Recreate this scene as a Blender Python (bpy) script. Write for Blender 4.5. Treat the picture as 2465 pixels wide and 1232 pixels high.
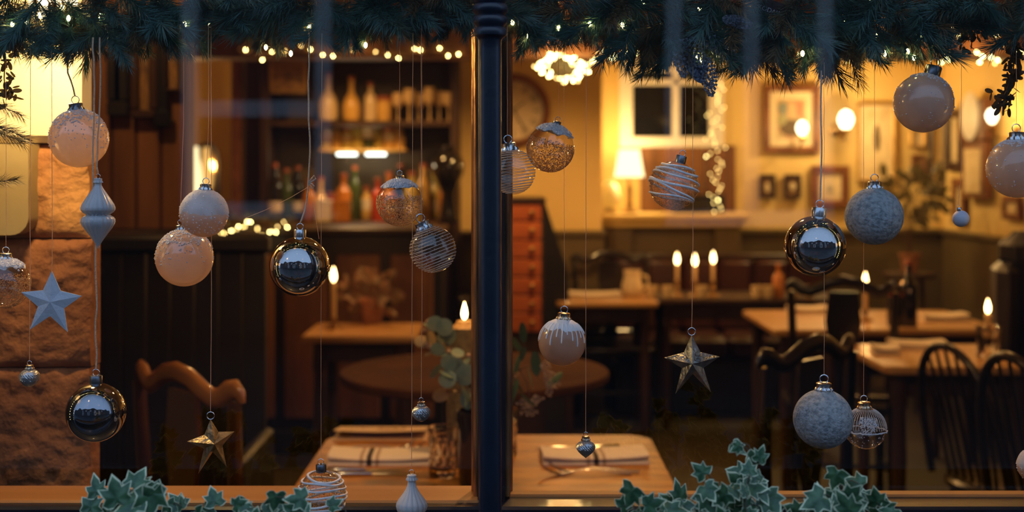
import bpy, math, random
from mathutils import Vector, Matrix, noise as mnoise
random.seed(7)
PI = math.pi
scene = bpy.context.scene
for _o in list(bpy.data.objects):
    bpy.data.objects.remove(_o)

# ------------------------------------------------------------------ camera
F = 3081.25            # focal length in pixels of the 2465 px wide frame (45 mm on 36 mm)
CZ = 1.46              # eye height over the dining room floor
HY = 410.0             # row of the horizon
cam_d = bpy.data.cameras.new('camera')
cam_d.lens = 45.0
cam_d.sensor_width = 36.0
cam_d.shift_y = -(616.0 - HY) / 2465.0
cam_d.clip_start = 0.02
cam_d.clip_end = 200
cam_d.dof.use_dof = True
cam_d.dof.focus_distance = 1.78
cam_d.dof.aperture_fstop = 3.4
cam = bpy.data.objects.new('camera', cam_d)
scene.collection.objects.link(cam)
cam.location = (0, 0, CZ)
cam.rotation_euler = (PI / 2, 0, 0)
scene.camera = cam

# ------------------------------------------------------------------ sky (blue dusk)
world = bpy.data.worlds.new('dusk_sky')
scene.world = world
world.use_nodes = True
wn = world.node_tree.nodes
wn['Background'].inputs[0].default_value = (0.40, 0.62, 1.0, 1)
wn['Background'].inputs[1].default_value = 1.05

# ------------------------------------------------------------------ exposure
scene.view_settings.view_transform = 'Standard'
scene.view_settings.look = 'None'
scene.view_settings.gamma = 1.0
scene.view_settings.use_curve_mapping = False
scene.view_settings.exposure = 0.12

WARM = (1.0, 0.51, 0.16)
WALLW = (1.0, 0.62, 0.22)
CANDLE = (1.0, 0.38, 0.09)

def P(px, py, d):
    """point of the room seen at pixel (px, py) at depth d metres in front of the camera"""
    return Vector(((px - 1232.5) / F * d, d, CZ - (py - HY) / F * d))

def S(n, d):
    return n / F * d

# ------------------------------------------------------------------ materials
MATS = {}
def mat(name, col, rough=0.6, metal=0.0, col2=None, nscale=8.0, bump=0.0, bscale=30.0, spec=0.5,
        stretch=(1, 1, 1), detail=4.0, trans=0.0, coat=0.0, sheen=0.0, contrast=(0.35, 0.65), coat_ior=1.5):
    if name in MATS:
        return MATS[name]
    m = bpy.data.materials.new(name)
    m.use_nodes = True
    nt = m.node_tree
    b = nt.nodes['Principled BSDF']
    b.inputs['Base Color'].default_value = (*col, 1)
    b.inputs['Roughness'].default_value = rough
    b.inputs['Metallic'].default_value = metal
    b.inputs['Specular IOR Level'].default_value = spec
    b.inputs['Coat Weight'].default_value = coat
    b.inputs['Sheen Weight'].default_value = sheen
    b.inputs['Coat IOR'].default_value = coat_ior
    if col2 is not None or bump > 0:
        tc = nt.nodes.new('ShaderNodeTexCoord')
        mp = nt.nodes.new('ShaderNodeMapping')
        mp.inputs['Scale'].default_value = stretch
        nt.links.new(tc.outputs['Object'], mp.inputs['Vector'])
    if col2 is not None:
        n = nt.nodes.new('ShaderNodeTexNoise')
        n.inputs['Scale'].default_value = nscale
        n.inputs['Detail'].default_value = detail
        nt.links.new(mp.outputs[0], n.inputs['Vector'])
        r = nt.nodes.new('ShaderNodeValToRGB')
        r.color_ramp.elements[0].position = contrast[0]
        r.color_ramp.elements[1].position = contrast[1]
        r.color_ramp.elements[0].color = (*col, 1)
        r.color_ramp.elements[1].color = (*col2, 1)
        nt.links.new(n.outputs['Fac'], r.inputs['Fac'])
        nt.links.new(r.outputs['Color'], b.inputs['Base Color'])
    if bump > 0:
        n2 = nt.nodes.new('ShaderNodeTexNoise')
        n2.inputs['Scale'].default_value = bscale
        n2.inputs['Detail'].default_value = 6
        nt.links.new(mp.outputs[0], n2.inputs['Vector'])
        bp = nt.nodes.new('ShaderNodeBump')
        bp.inputs['Strength'].default_value = bump
        bp.inputs['Distance'].default_value = 0.01
        nt.links.new(n2.outputs['Fac'], bp.inputs['Height'])
        nt.links.new(bp.outputs['Normal'], b.inputs['Normal'])
    if trans > 0:
        out = nt.nodes['Material Output']
        tr = nt.nodes.new('ShaderNodeBsdfTranslucent')
        if col2 is not None:
            nt.links.new(r.outputs['Color'], tr.inputs['Color'])
        else:
            tr.inputs['Color'].default_value = (*col, 1)
        mx = nt.nodes.new('ShaderNodeMixShader')
        mx.inputs[0].default_value = trans
        nt.links.new(b.outputs[0], mx.inputs[1])
        nt.links.new(tr.outputs[0], mx.inputs[2])
        nt.links.new(mx.outputs[0], out.inputs['Surface'])
    MATS[name] = m
    return m

def emit(name, col, strength, sample=False):
    if name in MATS:
        return MATS[name]
    m = bpy.data.materials.new(name)
    m.use_nodes = True
    nt = m.node_tree
    nt.nodes.remove(nt.nodes['Principled BSDF'])
    e = nt.nodes.new('ShaderNodeEmission')
    e.inputs[0].default_value = (*col, 1)
    e.inputs[1].default_value = strength
    nt.links.new(e.outputs[0], nt.nodes['Material Output'].inputs['Surface'])
    m.cycles.emission_sampling = 'AUTO' if sample else 'NONE'
    MATS[name] = m
    return m

def thin_glass(name, tint=(1, 1, 1), f0=0.04, rough=0.0, fmax=0.96, edge=None):
    """clear sheet or thin blown wall: lets light straight through, reflects by angle"""
    if name in MATS:
        return MATS[name]
    m = bpy.data.materials.new(name)
    m.use_nodes = True
    nt = m.node_tree
    nt.nodes.remove(nt.nodes['Principled BSDF'])
    lw = nt.nodes.new('ShaderNodeLayerWeight')
    lw.inputs['Blend'].default_value = 0.5
    pw = nt.nodes.new('ShaderNodeMath'); pw.operation = 'POWER'; pw.inputs[1].default_value = 5.0 if edge is None else edge
    nt.links.new(lw.outputs['Facing'], pw.inputs[0])
    ma = nt.nodes.new('ShaderNodeMath'); ma.operation = 'MULTIPLY_ADD'
    ma.inputs[1].default_value = fmax - f0; ma.inputs[2].default_value = f0
    nt.links.new(pw.outputs[0], ma.inputs[0])
    t = nt.nodes.new('ShaderNodeBsdfTransparent'); t.inputs[0].default_value = (*tint, 1)
    g = nt.nodes.new('ShaderNodeBsdfGlossy'); g.inputs['Roughness'].default_value = rough
    mx = nt.nodes.new('ShaderNodeMixShader')
    nt.links.new(ma.outputs[0], mx.inputs[0])
    nt.links.new(t.outputs[0], mx.inputs[1])
    nt.links.new(g.outputs[0], mx.inputs[2])
    nt.links.new(mx.outputs[0], nt.nodes['Material Output'].inputs['Surface'])
    MATS[name] = m
    return m

def real_glass(name, col=(1, 1, 1), rough=0.0, ior=1.5):
    if name in MATS:
        return MATS[name]
    m = bpy.data.materials.new(name)
    m.use_nodes = True
    nt = m.node_tree
    b = nt.nodes['Principled BSDF']
    b.inputs['Base Color'].default_value = (*col, 1)
    b.inputs['Roughness'].default_value = rough
    b.inputs['IOR'].default_value = ior
    b.inputs['Transmission Weight'].default_value = 1.0
    MATS[name] = m
    return m

# ------------------------------------------------------------------ mesh builder
class MB:
    def __init__(s):
        s.v = []; s.f = []; s.a = []
    def add(s, vs, fs, at=None):
        o = len(s.v)
        s.v += [tuple(x) for x in vs]
        s.f += [tuple(i + o for i in f) for f in fs]
        s.a += (at if at is not None else [0.0] * len(vs))
        return s
    def box(s, x0, x1, y0, y1, z0, z1, m=None):
        vs = [Vector((x, y, z)) for x in (x0, x1) for y in (y0, y1) for z in (z0, z1)]
        if m is not None:
            vs = [m @ v for v in vs]
        return s.add(vs, [(0, 1, 3, 2), (4, 6, 7, 5), (0, 4, 5, 1), (2, 3, 7, 6), (0, 2, 6, 4), (1, 5, 7, 3)])
    def bbox(s, x0, x1, y0, y1, z0, z1, r=0.004, m=None):
        """box with chamfered vertical and horizontal edges"""
        r = min(r, (x1 - x0) * .45, (y1 - y0) * .45, (z1 - z0) * .45)
        rings = []
        for z, i in ((z0, r), (z0 + r, 0), (z1 - r, 0), (z1, r)):
            a, b, c, d = x0 + i, x1 - i, y0 + i, y1 - i
            q = r if i == 0 else r * .6
            rings.append([(a + q, c, z), (b - q, c, z), (b, c + q, z), (b, d - q, z), (b - q, d, z), (a + q, d, z), (a, d - q, z), (a, c + q, z)])
        vs = [Vector(p) for g in rings for p in g]
        if m is not None:
            vs = [m @ v for v in vs]
        fs = []
        for k in range(3):
            for j in range(8):
                fs.append((k * 8 + j, k * 8 + (j + 1) % 8, k * 8 + 8 + (j + 1) % 8, k * 8 + 8 + j))
        fs.append(tuple(range(7, -1, -1)))
        fs.append(tuple(range(24, 32)))
        return s.add(vs, fs)
    def lathe(s, prof, n=24, m=None, mod=None, cap=True):
        """prof: list of (r, z) from bottom to top"""
        vs = []; fs = []
        k = len(prof)
        for i, (r, z) in enumerate(prof):
            for j in range(n):
                a = 2 * PI * j / n
                rr = r if mod is None else mod(r, z, a, i)
                vs.append(Vector((rr * math.cos(a), rr * math.sin(a), z)))
        for i in range(k - 1):
            for j in range(n):
                fs.append((i * n + j, i * n + (j + 1) % n, (i + 1) * n + (j + 1) % n, (i + 1) * n + j))
        if cap:
            fs.append(tuple(range(n - 1, -1, -1)))
            fs.append(tuple((k - 1) * n + j for j in range(n)))
        if m is not None:
            vs = [m @ v for v in vs]
        return s.add(vs, fs)
    def tube(s, pts, r, n=8, closed=False, flat=None, up=None):
        """tube along a polyline, r a number or a list; flat scales the second axis of the section"""
        pts = [Vector(p) for p in pts]
        k = len(pts)
        vs = []; fs = []
        prev = None
        for i, p in enumerate(pts):
            if closed:
                t = (pts[(i + 1) % k] - pts[i - 1])
            else:
                t = pts[min(i + 1, k - 1)] - pts[max(i - 1, 0)]
            t = t.normalized() if t.length > 1e-9 else Vector((0, 0, 1))
            if prev is None:
                h = Vector(up) if up is not None else (Vector((0, 0, 1)) if abs(t.z) < .9 else Vector((0, 1, 0)))
                u = (h - t * h.dot(t)).normalized()
            else:
                u = (prev - t * prev.dot(t))
                u = u.normalized() if u.length > 1e-9 else prev
            prev = u
            w = t.cross(u)
            rr = r[i] if isinstance(r, (list, tuple)) else r
            fl = 1.0 if flat is None else flat
            for j in range(n):
                a = 2 * PI * j / n
                vs.append(p + u * (rr * math.cos(a)) + w * (rr * fl * math.sin(a)))
        m = k if closed else k - 1
        for i in range(m):
            i2 = (i + 1) % k
            for j in range(n):
                fs.append((i * n + j, i * n + (j + 1) % n, i2 * n + (j + 1) % n, i2 * n + j))
        if not closed:
            fs.append(tuple(range(n - 1, -1, -1)))
            fs.append(tuple((k - 1) * n + j for j in range(n)))
        return s.add(vs, fs)
    def sphere(s, c, r, nu=24, nv=14, sc=(1, 1, 1), m=None):
        c = Vector(c)
        vs = []; fs = []
        for i in range(1, nv):
            t = PI * i / nv
            for j in range(nu):
                a = 2 * PI * j / nu
                vs.append(Vector((math.sin(t) * math.cos(a) * r * sc[0], math.sin(t) * math.sin(a) * r * sc[1], math.cos(t) * r * sc[2])))
        vs.append(Vector((0, 0, r * sc[2]))); vs.append(Vector((0, 0, -r * sc[2])))
        tp, bt = len(vs) - 2, len(vs) - 1
        for i in range(nv - 2):
            for j in range(nu):
                fs.append((i * nu + j, (i + 1) * nu + j, (i + 1) * nu + (j + 1) % nu, i * nu + (j + 1) % nu))
        for j in range(nu):
            fs.append((tp, j, (j + 1) % nu))
            fs.append((bt, (nv - 2) * nu + (j + 1) % nu, (nv - 2) * nu + j))
        if m is not None:
            vs = [m @ v for v in vs]
        return s.add([c + v for v in vs], fs)
    def octa(s, c, r):
        c = Vector(c)
        d = [(1, 0, 0), (-1, 0, 0), (0, 1, 0), (0, -1, 0), (0, 0, 1), (0, 0, -1)]
        return s.add([c + Vector(x) * r for x in d], [(0, 2, 4), (2, 1, 4), (1, 3, 4), (3, 0, 4), (2, 0, 5), (1, 2, 5), (3, 1, 5), (0, 3, 5)])
    def torus(s, c, R, r, ax='y', n=20, k=8):
        pts = []
        for i in range(n):
            a = 2 * PI * i / n
            if ax == 'y': q = (R * math.cos(a), 0, R * math.sin(a))
            elif ax == 'z': q = (R * math.cos(a), R * math.sin(a), 0)
            else: q = (0, R * math.cos(a), R * math.sin(a))
            pts.append(Vector(c) + Vector(q))
        return s.tube(pts, r, k, closed=True, up=(0, 1, 0) if ax == 'y' else ((0, 0, 1) if ax == 'z' else (1, 0, 0)))
    def prism(s, poly, y0, y1, m=None):
        """polygon in x,z pushed from y0 to y1"""
        n = len(poly)
        vs = [Vector((x, y0, z)) for x, z in poly] + [Vector((x, y1, z)) for x, z in poly]
        if m is not None:
            vs = [m @ v for v in vs]
        fs = [tuple(range(n)), tuple(range(2 * n - 1, n - 1, -1))]
        for i in range(n):
            fs.append((i, n + i, n + (i + 1) % n, (i + 1) % n))
        return s.add(vs, fs)
    def mesh(s, name, material, smooth=True, attr=None, angle=40):
        me = bpy.data.meshes.new(name)
        me.from_pydata(s.v, [], s.f)
        me.materials.append(material)
        if attr:
            at = me.attributes.new(attr, 'FLOAT', 'POINT')
            at.data.foreach_set('value', s.a)
        me.validate()
        me.update()
        if smooth:
            me.polygons.foreach_set('use_smooth', [True] * len(me.polygons))
            try:
                me.set_sharp_from_angle(angle=math.radians(angle))
            except Exception:
                pass
        return me
    def build(s, name, material, parent=None, loc=(0, 0, 0), smooth=True, attr=None, rot=None, angle=40):
        return obj(name, s.mesh(name, material, smooth, attr, angle), parent, loc, rot)

C = scene.collection
def obj(name, me, parent=None, loc=(0, 0, 0), rot=None):
    o = bpy.data.objects.new(name, me)
    C.objects.link(o)
    o.location = loc
    if rot is not None:
        o.rotation_euler = rot
    if parent is not None:
        o.parent = parent
    return o

def tag(o, label, cat, group=None, kind=None):
    o['label'] = label
    o['category'] = cat
    if group: o['group'] = group
    if kind: o['kind'] = kind
    return o

def thing(name, label, cat, loc=(0, 0, 0), rz=0.0, group=None):
    o = bpy.data.objects.new(name, None)
    o.empty_display_size = 0.02
    C.objects.link(o)
    o.location = loc
    o.rotation_euler = (0, 0, rz)
    return tag(o, label, cat, group)

def struct(name, mb, material, smooth=False, parent=None, label=None):
    o = mb.build(name, material, parent, smooth=smooth)
    o['kind'] = 'structure'
    if label: o['label'] = label
    return o

def copy_tree(o, parent=None):
    c = o.copy()
    C.objects.link(c)
    if parent is not None:
        c.parent = parent
        c.matrix_parent_inverse = o.matrix_parent_inverse
    for ch in list(o.children):
        copy_tree(ch, c)
    return c

def lamp(name, loc, watts, col=WARM, r=0.03, parent=None):
    l = bpy.data.lights.new(name, 'POINT')
    l.energy = watts
    l.color = col
    l.shadow_soft_size = r
    o = bpy.data.objects.new(name, l)
    C.objects.link(o)
    o.location = loc
    if parent is not None:
        o.parent = parent
    return o

# ================================================================== materials of the place
M_cream = mat('cream_plaster', (0.80, 0.61, 0.25), 0.75, col2=(0.72, 0.53, 0.20), nscale=1.6, bump=0.05, bscale=40)
M_cream2 = mat('yellowed_plaster', (0.82, 0.75, 0.54), 0.7, col2=(0.76, 0.67, 0.45), nscale=5, bump=0.06, bscale=60)
M_olive = mat('olive_dado_paint', (0.13, 0.095, 0.035), 0.55, col2=(0.10, 0.072, 0.028), nscale=3)
M_stone = mat('orange_sandstone', (0.56, 0.29, 0.10), 0.9, col2=(0.34, 0.15, 0.055), nscale=9, bump=0.9, bscale=45, detail=8)
M_stone2 = mat('dimmed_sandstone', (0.36, 0.145, 0.055), 0.9, col2=(0.20, 0.075, 0.03), nscale=10, bump=0.9, bscale=45, detail=8)  # weaker light on the lower blocks is put into this darker stone colour
M_corbel = mat('dim_olive_plaster', (0.42, 0.33, 0.16), 0.7, col2=(0.36, 0.27, 0.12), nscale=6, bump=0.06, bscale=60)  # corbel gets less lamp light; that dimness is in this plaster colour
M_mortar = mat('old_mortar', (0.24, 0.12, 0.05), 0.95, bump=0.5, bscale=80)
M_oak = mat('dark_oak', (0.055, 0.026, 0.012), 0.42, col2=(0.025, 0.012, 0.006), nscale=5, stretch=(1, 1, .15), bump=0.1)
M_brown = mat('brown_panel_wood', (0.26, 0.115, 0.042), 0.5, col2=(0.14, 0.06, 0.022), nscale=4, stretch=(3, 3, .3))
M_black = mat('blackened_wood', (0.016, 0.012, 0.010), 0.5, col2=(0.010, 0.008, 0.007), nscale=6)
M_floor = mat('dark_floor_boards', (0.016, 0.009, 0.005), 0.6, col2=(0.010, 0.006, 0.003), nscale=4, stretch=(1, .2, 1))
M_navy = mat('navy_gloss_paint', (0.007, 0.011, 0.025), 0.42, col2=(0.005, 0.008, 0.018), nscale=14, bump=0.06, bscale=90, coat=0.15)
M_sill = mat('varnished_sill_wood', (0.42, 0.20, 0.07), 0.48, col2=(0.30, 0.13, 0.04), nscale=6, stretch=(.2, 2, 2))
M_warm_bead = mat('warm_lit_bead', (0.62, 0.32, 0.13), 0.3, 0.7, col2=(0.20, 0.09, 0.04), nscale=60, stretch=(1, 1, .12), bump=0.3, bscale=120)  # orange room light on the bead edges is put into this colour
M_street = mat('wet_paving', (0.045, 0.048, 0.052), 0.4, col2=(0.03, 0.032, 0.035), nscale=1.3, bump=0.1)
M_facade = mat('dark_street_stone', (0.045, 0.043, 0.042), 0.8, col2=(0.03, 0.029, 0.028), nscale=1.2)
M_white = mat('white_frame_paint', (0.80, 0.80, 0.79), 0.5)
M_pane = mat('dark_window_glass', (0.012, 0.012, 0.014), 0.05, spec=0.5)
M_clearpane = thin_glass('shop_window_glass', (0.985, 0.99, 0.99), 0.042)

# ================================================================== the setting
XL, XR, YB, ZC = -2.7, 2.9, 8.6, 2.5
GY = 1.66
struct('floor', MB().box(XL, XR, 1.62, YB, -0.08, 0), M_floor)
struct('ceiling', MB().box(XL - .2, XR + .2, 1.62, YB + .2, ZC, ZC + .1), M_cream)
struct('wall_left', MB().box(XL - .15, XL, 1.62, YB, 0, ZC), M_cream)
# back wall with an opening for the little window
wx0, wx1 = P(1508, 0, YB).x, P(1722, 0, YB).x
wz0, wz1 = P(0, 333, YB).z, P(0, 165, YB).z
wb = MB().box(XL, wx0, YB, YB + .15, 0, ZC)
wb.box(wx1, XR, YB, YB + .15, 0, ZC).box(wx0, wx1, YB, YB + .15, 0, wz0).box(wx0, wx1, YB, YB + .15, wz1, ZC)
struct('wall_back', wb, M_cream)
struct('wall_right', MB().box(XR, XR + .15, 1.62, YB + .15, 0, ZC), M_cream)
# cream pier between bar and dining alcove
BY = 7.7
BX0, BX1 = P(1098, 0, BY).x, P(1449, 0, BY).x
struct('wall_middle', MB().box(BX0, BX1, BY, YB, 0, ZC), M_cream)
# dados and their rails
struct('trim_1', MB().bbox(BX0 - .012, BX1 + .012, BY - .014, BY + .3, 0, 1.06, .004), M_olive)
struct('trim_2', MB().bbox(BX0 - .025, BX1 + .025, BY - .034, BY + .3, 1.06, 1.10, .01), M_olive)
struct('trim_3', MB().bbox(BX1, XR, YB - .014, YB, 0, 1.03, .004), M_olive)
struct('trim_4', MB().bbox(BX1, XR, YB - .04, YB, 1.03, 1.07, .01), M_olive)
struct('trim_5', MB().bbox(XR - .014, XR, 1.95, YB - .014, 0, 1.03, .004), M_olive)
struct('trim_6', MB().bbox(XR - .04, XR, 1.95, YB - .04, 1.03, 1.07, .01), M_olive)
# ceiling beam across the room
struct('trim_7', MB().bbox(XL, XR, 5.42, 5.62, 1.94, 2.22, .015), M_brown)
# little sash window in the back wall
w = MB()
w.bbox(wx0 - .05, wx1 + .05, YB - .03, YB + .05, wz0 - .06, wz0 + .01)
w.bbox(wx0 - .05, wx0 + .04, YB - .03, YB + .05, wz0, wz1)
w.bbox(wx1 - .04, wx1 + .05, YB - .03, YB + .05, wz0, wz1)
w.bbox(wx0 - .05, wx1 + .05, YB - .03, YB + .05, wz1 - .02, wz1 + .06)
win = struct('window_2', w, M_white)
mx = P(1627, 0, YB).x
MB().bbox(mx - .022, mx + .022, YB - .02, YB + .05, wz0 + .01, wz1 - .02).build('glazing_bar', M_white, win)
MB().bbox(wx0 + .04, wx1 - .04, YB - .02, YB + .05, wz1 - .11, wz1 - .07).build('glazing_bar', M_white, win)
for a, b in ((wx0 + .04, mx - .022), (mx + .022, wx1 - .04)):
    MB().box(a, b, YB + .03, YB + .036, wz0 + .01, wz1 - .02).build('pane', M_pane, win, smooth=False)
MB().box(wx0 - .1, wx1 + .1, YB + .14, YB + .16, wz0 - .1, wz1 + .1).build('shutter', M_black, win)

# wooden partition to the left with its dark lower half
pa, pb = P(150, 0, 4.3).x, P(446, 0, 4.3).x
pw = struct('wall_partition', MB().box(XL, pb, 4.32, 4.42, 0, ZC), M_brown)
n = 5
for k in range(n):
    a = pa + (pb - pa) * k / n; b = pa + (pb - pa) * (k + 1) / n
    MB().bbox(a + .003, b - .003, 4.295, 4.33, 1.26, ZC, .006).build('plank', M_brown, pw)
MB().bbox(pa, pb, 4.28, 4.33, 1.21, 1.26, .01).build('rail', M_oak, pw)

# street front wall around the shop window
struct('wall_front', MB().box(XL - .2, -1.08, 1.55, 1.98, 0, 3.2).box(1.08, XR + .2, 1.55, 1.98, 0, 3.2)
       .box(-1.08, 1.08, 1.55, 1.98, 2.25, 3.2).box(-1.08, 1.08, 1.55, 1.90, 0, .93), M_navy)

# shop window: sash rails, turned column, inner frame, panes
win1 = struct('window_1', MB().bbox(-1.08, 1.08, 1.615, 1.70, .93, .985, .008).bbox(-1.08, 1.08, 1.615, 1.70, 2.19, 2.25, .008)
              .bbox(-1.08, -1.02, 1.615, 1.70, .985, 2.19).bbox(1.02, 1.08, 1.615, 1.70, .985, 2.19), M_navy, smooth=True)
cx = P(1180, 0, 1.60).x
r0 = S(27, 1.6)
def zz(py): return P(0, py, 1.60).z
prof = [(r0, .93), (r0, zz(120)), (r0, zz(98)), (r0 * 1.12, zz(92)), (r0 * 1.45, zz(86)), (r0 * 1.52, zz(78)), (r0 * 1.42, zz(70)), (r0 * 1.25, zz(66)),
        (r0 * 1.3, zz(62)), (r0 * 1.5, zz(57)), (r0 * 1.54, zz(49)), (r0 * 1.48, zz(42)), (r0 * 1.3, zz(38)), (r0 * 1.34, zz(34)), (r0 * 1.56, zz(29)),
        (r0 * 1.62, zz(21)), (r0 * 1.5, zz(13)), (r0 * 1.3, zz(9)), (r0 * 1.5, zz(2)), (r0 * 1.5, 2.25)]
MB().lathe(prof, 32).build('column', M_navy, win1, (cx, 1.60, 0))
MB().bbox(cx - .012, cx + .012, 1.625, 1.69, .985, 2.19, .003).build('mullion', M_navy, win1)
for a, b in ((-1.02, cx - .012), (cx + .012, 1.02)):
    MB().box(a, b, GY - .002, GY + .002, .985, 2.19).build('pane', M_clearpane, win1, smooth=False)
# inner frame: sill boards and middle post, varnished sills, warm edge light coloured into the beads
iy = 1.93
zs = P(0, 1203, iy).z
ia, ib = P(1138, 0, iy).x, P(1229, 0, iy).x
MB().bbox(-1.08, 1.08, 1.90, 1.965, .6, zs - .003, .004).build('inner_rail', M_navy, win1)
MB().bbox(-1.08, ia + .01, 1.925, 2.02, zs - .007, zs, .003).build('sill_board', M_sill, win1)
MB().bbox(ib - .01, 1.08, 1.957, 1.985, zs - .007, zs + .001, .003).build('sill_board', M_sill, win1)
MB().bbox(ia + .008, ib - .008, 1.93, 1.99, zs - .01, 2.25, .006).build('inner_post', M_navy, win1)
MB().tube([(ia + .006, 1.955, zs), (ia + .006, 1.955, 2.25)], .0062, 10).build('bead_moulding', M_warm_bead, win1)
MB().tube([(ib - .005, 1.955, zs), (ib - .005, 1.955, 2.25)], .0050, 10).build('bead_moulding', M_warm_bead, win1)
MB().tube([(ia + .001, 1.985, zs), (ia + .001, 1.985, 2.25)], .0052, 10).build('bead_moulding', M_warm_bead, win1)
MB().tube([(ib - .001, 1.985, zs), (ib - .001, 1.985, 2.25)], .0045, 10).build('bead_moulding', M_warm_bead, win1)

# stone and plaster pier at the left jamb of the window
def stone(x0, x1, y0, y1, z0, z1, amp=.006, seed=0, nx=28, nz=36):
    mb = MB(); vs = []; fs = []
    for k in range(nz + 1):
        for i in range(nx + 1):
            u, v = i / nx, k / nz
            x = x0 + (x1 - x0) * u; z = z0 + (z1 - z0) * v
            e = min(u * (x1 - x0), (1 - u) * (x1 - x0), v * (z1 - z0), (1 - v) * (z1 - z0))
            q = max(0, 1 - e / .02)
            d = mnoise.noise(Vector((x * 14 + seed, z * 14, seed))) * amp + mnoise.noise(Vector((x * 45, z * 45, seed))) * amp * .6 + mnoise.noise(Vector((x * 110, z * 110, seed))) * amp * .3
            jx = mnoise.noise(Vector((z * 30, seed, 1.5))) * .004 if i in (0, nx) else 0
            vs.append((x + jx, y0 + d + q * q * .012, z))
    for k in range(nz):
        for i in range(nx):
            a = k * (nx + 1) + i
            fs.append((a, a + 1, a + nx + 2, a + nx + 1))
    o = len(vs)
    vs += [(x0, y1, z0), (x1, y1, z0), (x1, y1, z1), (x0, y1, z1)]
    fs.append((o + 1, o, o + 3, o + 2))
    fs.append(tuple([k * (nx + 1) + nx for k in range(nz + 1)][::-1] + [o + 1, o + 2])[::-1])
    fs.append(tuple([k * (nx + 1) for k in range(nz + 1)] + [o + 3, o])[::-1])
    fs.append(tuple([nz * (nx + 1) + i for i in range(nx + 1)] + [o + 2, o + 3])[::-1])
    fs.append(tuple([i for i in range(nx + 1)][::-1] + [o, o + 1])[::-1])
    return mb.add(vs, fs)
pd = 2.2
pier = struct('wall_pier', MB().box(-1.7, P(209, 0, pd).x - .012, pd + .02, 2.265, 0, 2.5), M_mortar)
stone(P(-120, 0, pd).x, P(206, 0, pd).x, pd, 2.26, P(0, 573, pd).z, P(0, 349, pd).z, .006, 3).build('stone_block', M_stone, pier)
stone(P(-160, 0, pd).x, P(215, 0, pd).x, pd - .004, 2.26, P(0, 884, pd).z, P(0, 577, pd).z, .010, 9).build('stone_block', M_stone2, pier)
stone(P(-160, 0, pd).x, P(213, 0, pd).x, pd - .002, 2.26, P(0, 1260, pd).z, P(0, 888, pd).z, .010, 17).build('stone_block', M_stone2, pier)
MB().bbox(P(-160, 0, 2.185).x, P(191, 0, 2.185).x, 2.185, 2.26, P(0, 343, 2.185).z, 2.5, .012).build('plaster_pillar', M_cream2, pier)
# rounded plaster corbel
cz0, cz1 = P(0, 566, 2.155).z, P(0, 346, 2.155).z
ca, cb = P(-160, 0, 2.155).x, P(68, 0, 2.155).x
poly = [(ca, cz0), (cb - .03, cz0)] + [(cb - .03 + .03 * math.sin(t * PI / 12), cz0 + .03 - .03 * math.cos(t * PI / 12)) for t in range(1, 7)] + [(cb, cz1), (ca, cz1)]
MB().prism(poly, 2.155, 2.21).build('corbel', M_corbel, pier)

# street outside: paving and the house row across the lane (seen mirrored in glass and baubles)
struct('street', MB().box(-30, 30, -30, 1.6, -.12, 0), M_street)
fy = -8.0
def mirror_pt(px, py):
    """spot on the opposite house whose mirror image in the shop window stands at this pixel"""
    return P(px, py, 2 * GY - fy)
house = thing('stone_house', 'dark stone house across the lane with white sash windows', 'house', (0, fy, 0))
MB().box(-26, 26, -6, -.08, 0, 4.6).build('wall', M_facade, house, smooth=False)
for a, b, h in ((-26, -15, 5.9), (-15, -8.2, 6.4), (-8.2, -2.2, 5.3), (-2.2, 3.4, 5.8), (3.4, 10.5, 5.2), (10.5, 17, 6.2), (17, 26, 5.6)):
    MB().prism([(a, 4.6), (b, 4.6), (b - .3, 4.8), ((a + b) / 2 + .5, h), ((a + b) / 2 - .5, h), (a + .3, 4.8)], -6.2, .2).build('roof', M_black, house, smooth=False)
for k, x in enumerate((-7.4, -2.6, 3.1, 7.6)):
    MB().bbox(x - .45, x + .45, -3.4, -2.6, 4.7, 6.3, .03).build('chimney', M_facade, house)
def sash(x0, x1, zlo, zhi, vs, hs, t=.14):
    wdw = MB()
    for x in vs:
        wdw.bbox(x - t / 2, x + t / 2, -.1, .03, zlo, zhi)
    for z in hs:
        wdw.bbox(x0 - t / 2, x1 + t / 2, -.1, .02, z - t / 2, z + t / 2)
    o = wdw.build('window_frame', M_white, house)
    MB().box(x0, x1, -.09, -.07, zlo, zhi).build('pane', M_pane, o, smooth=False)
v1 = [mirror_pt(x, 0).x for x in (458, 612, 778)]
h1 = [mirror_pt(0, y).z for y in (507, 262)]
sash(v1[0], v1[2], h1[0], 3.05, [v1[0], v1[2]], h1 + [3.05])
v2 = [mirror_pt(x, 0).x for x in (1622, 1808, 1985)]
h2 = [mirror_pt(0, y).z for y in (525, 262)]
sash(v2[0], v2[2], h2[0], 3.05, v2, [h2[0], 3.05])
for x in (-6.5, 5.2):
    sash(x - .6, x + .6, 1.0, 3.0, [x - .6, x, x + .6], [1.0, 2.0, 3.0], .09)
for x in (-7, -4, -1, 2, 5, 7.6):
    sash(x - .45, x + .45, 3.4, 4.3, [x - .45, x, x + .45], [3.4, 3.85, 4.3], .08)

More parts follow.
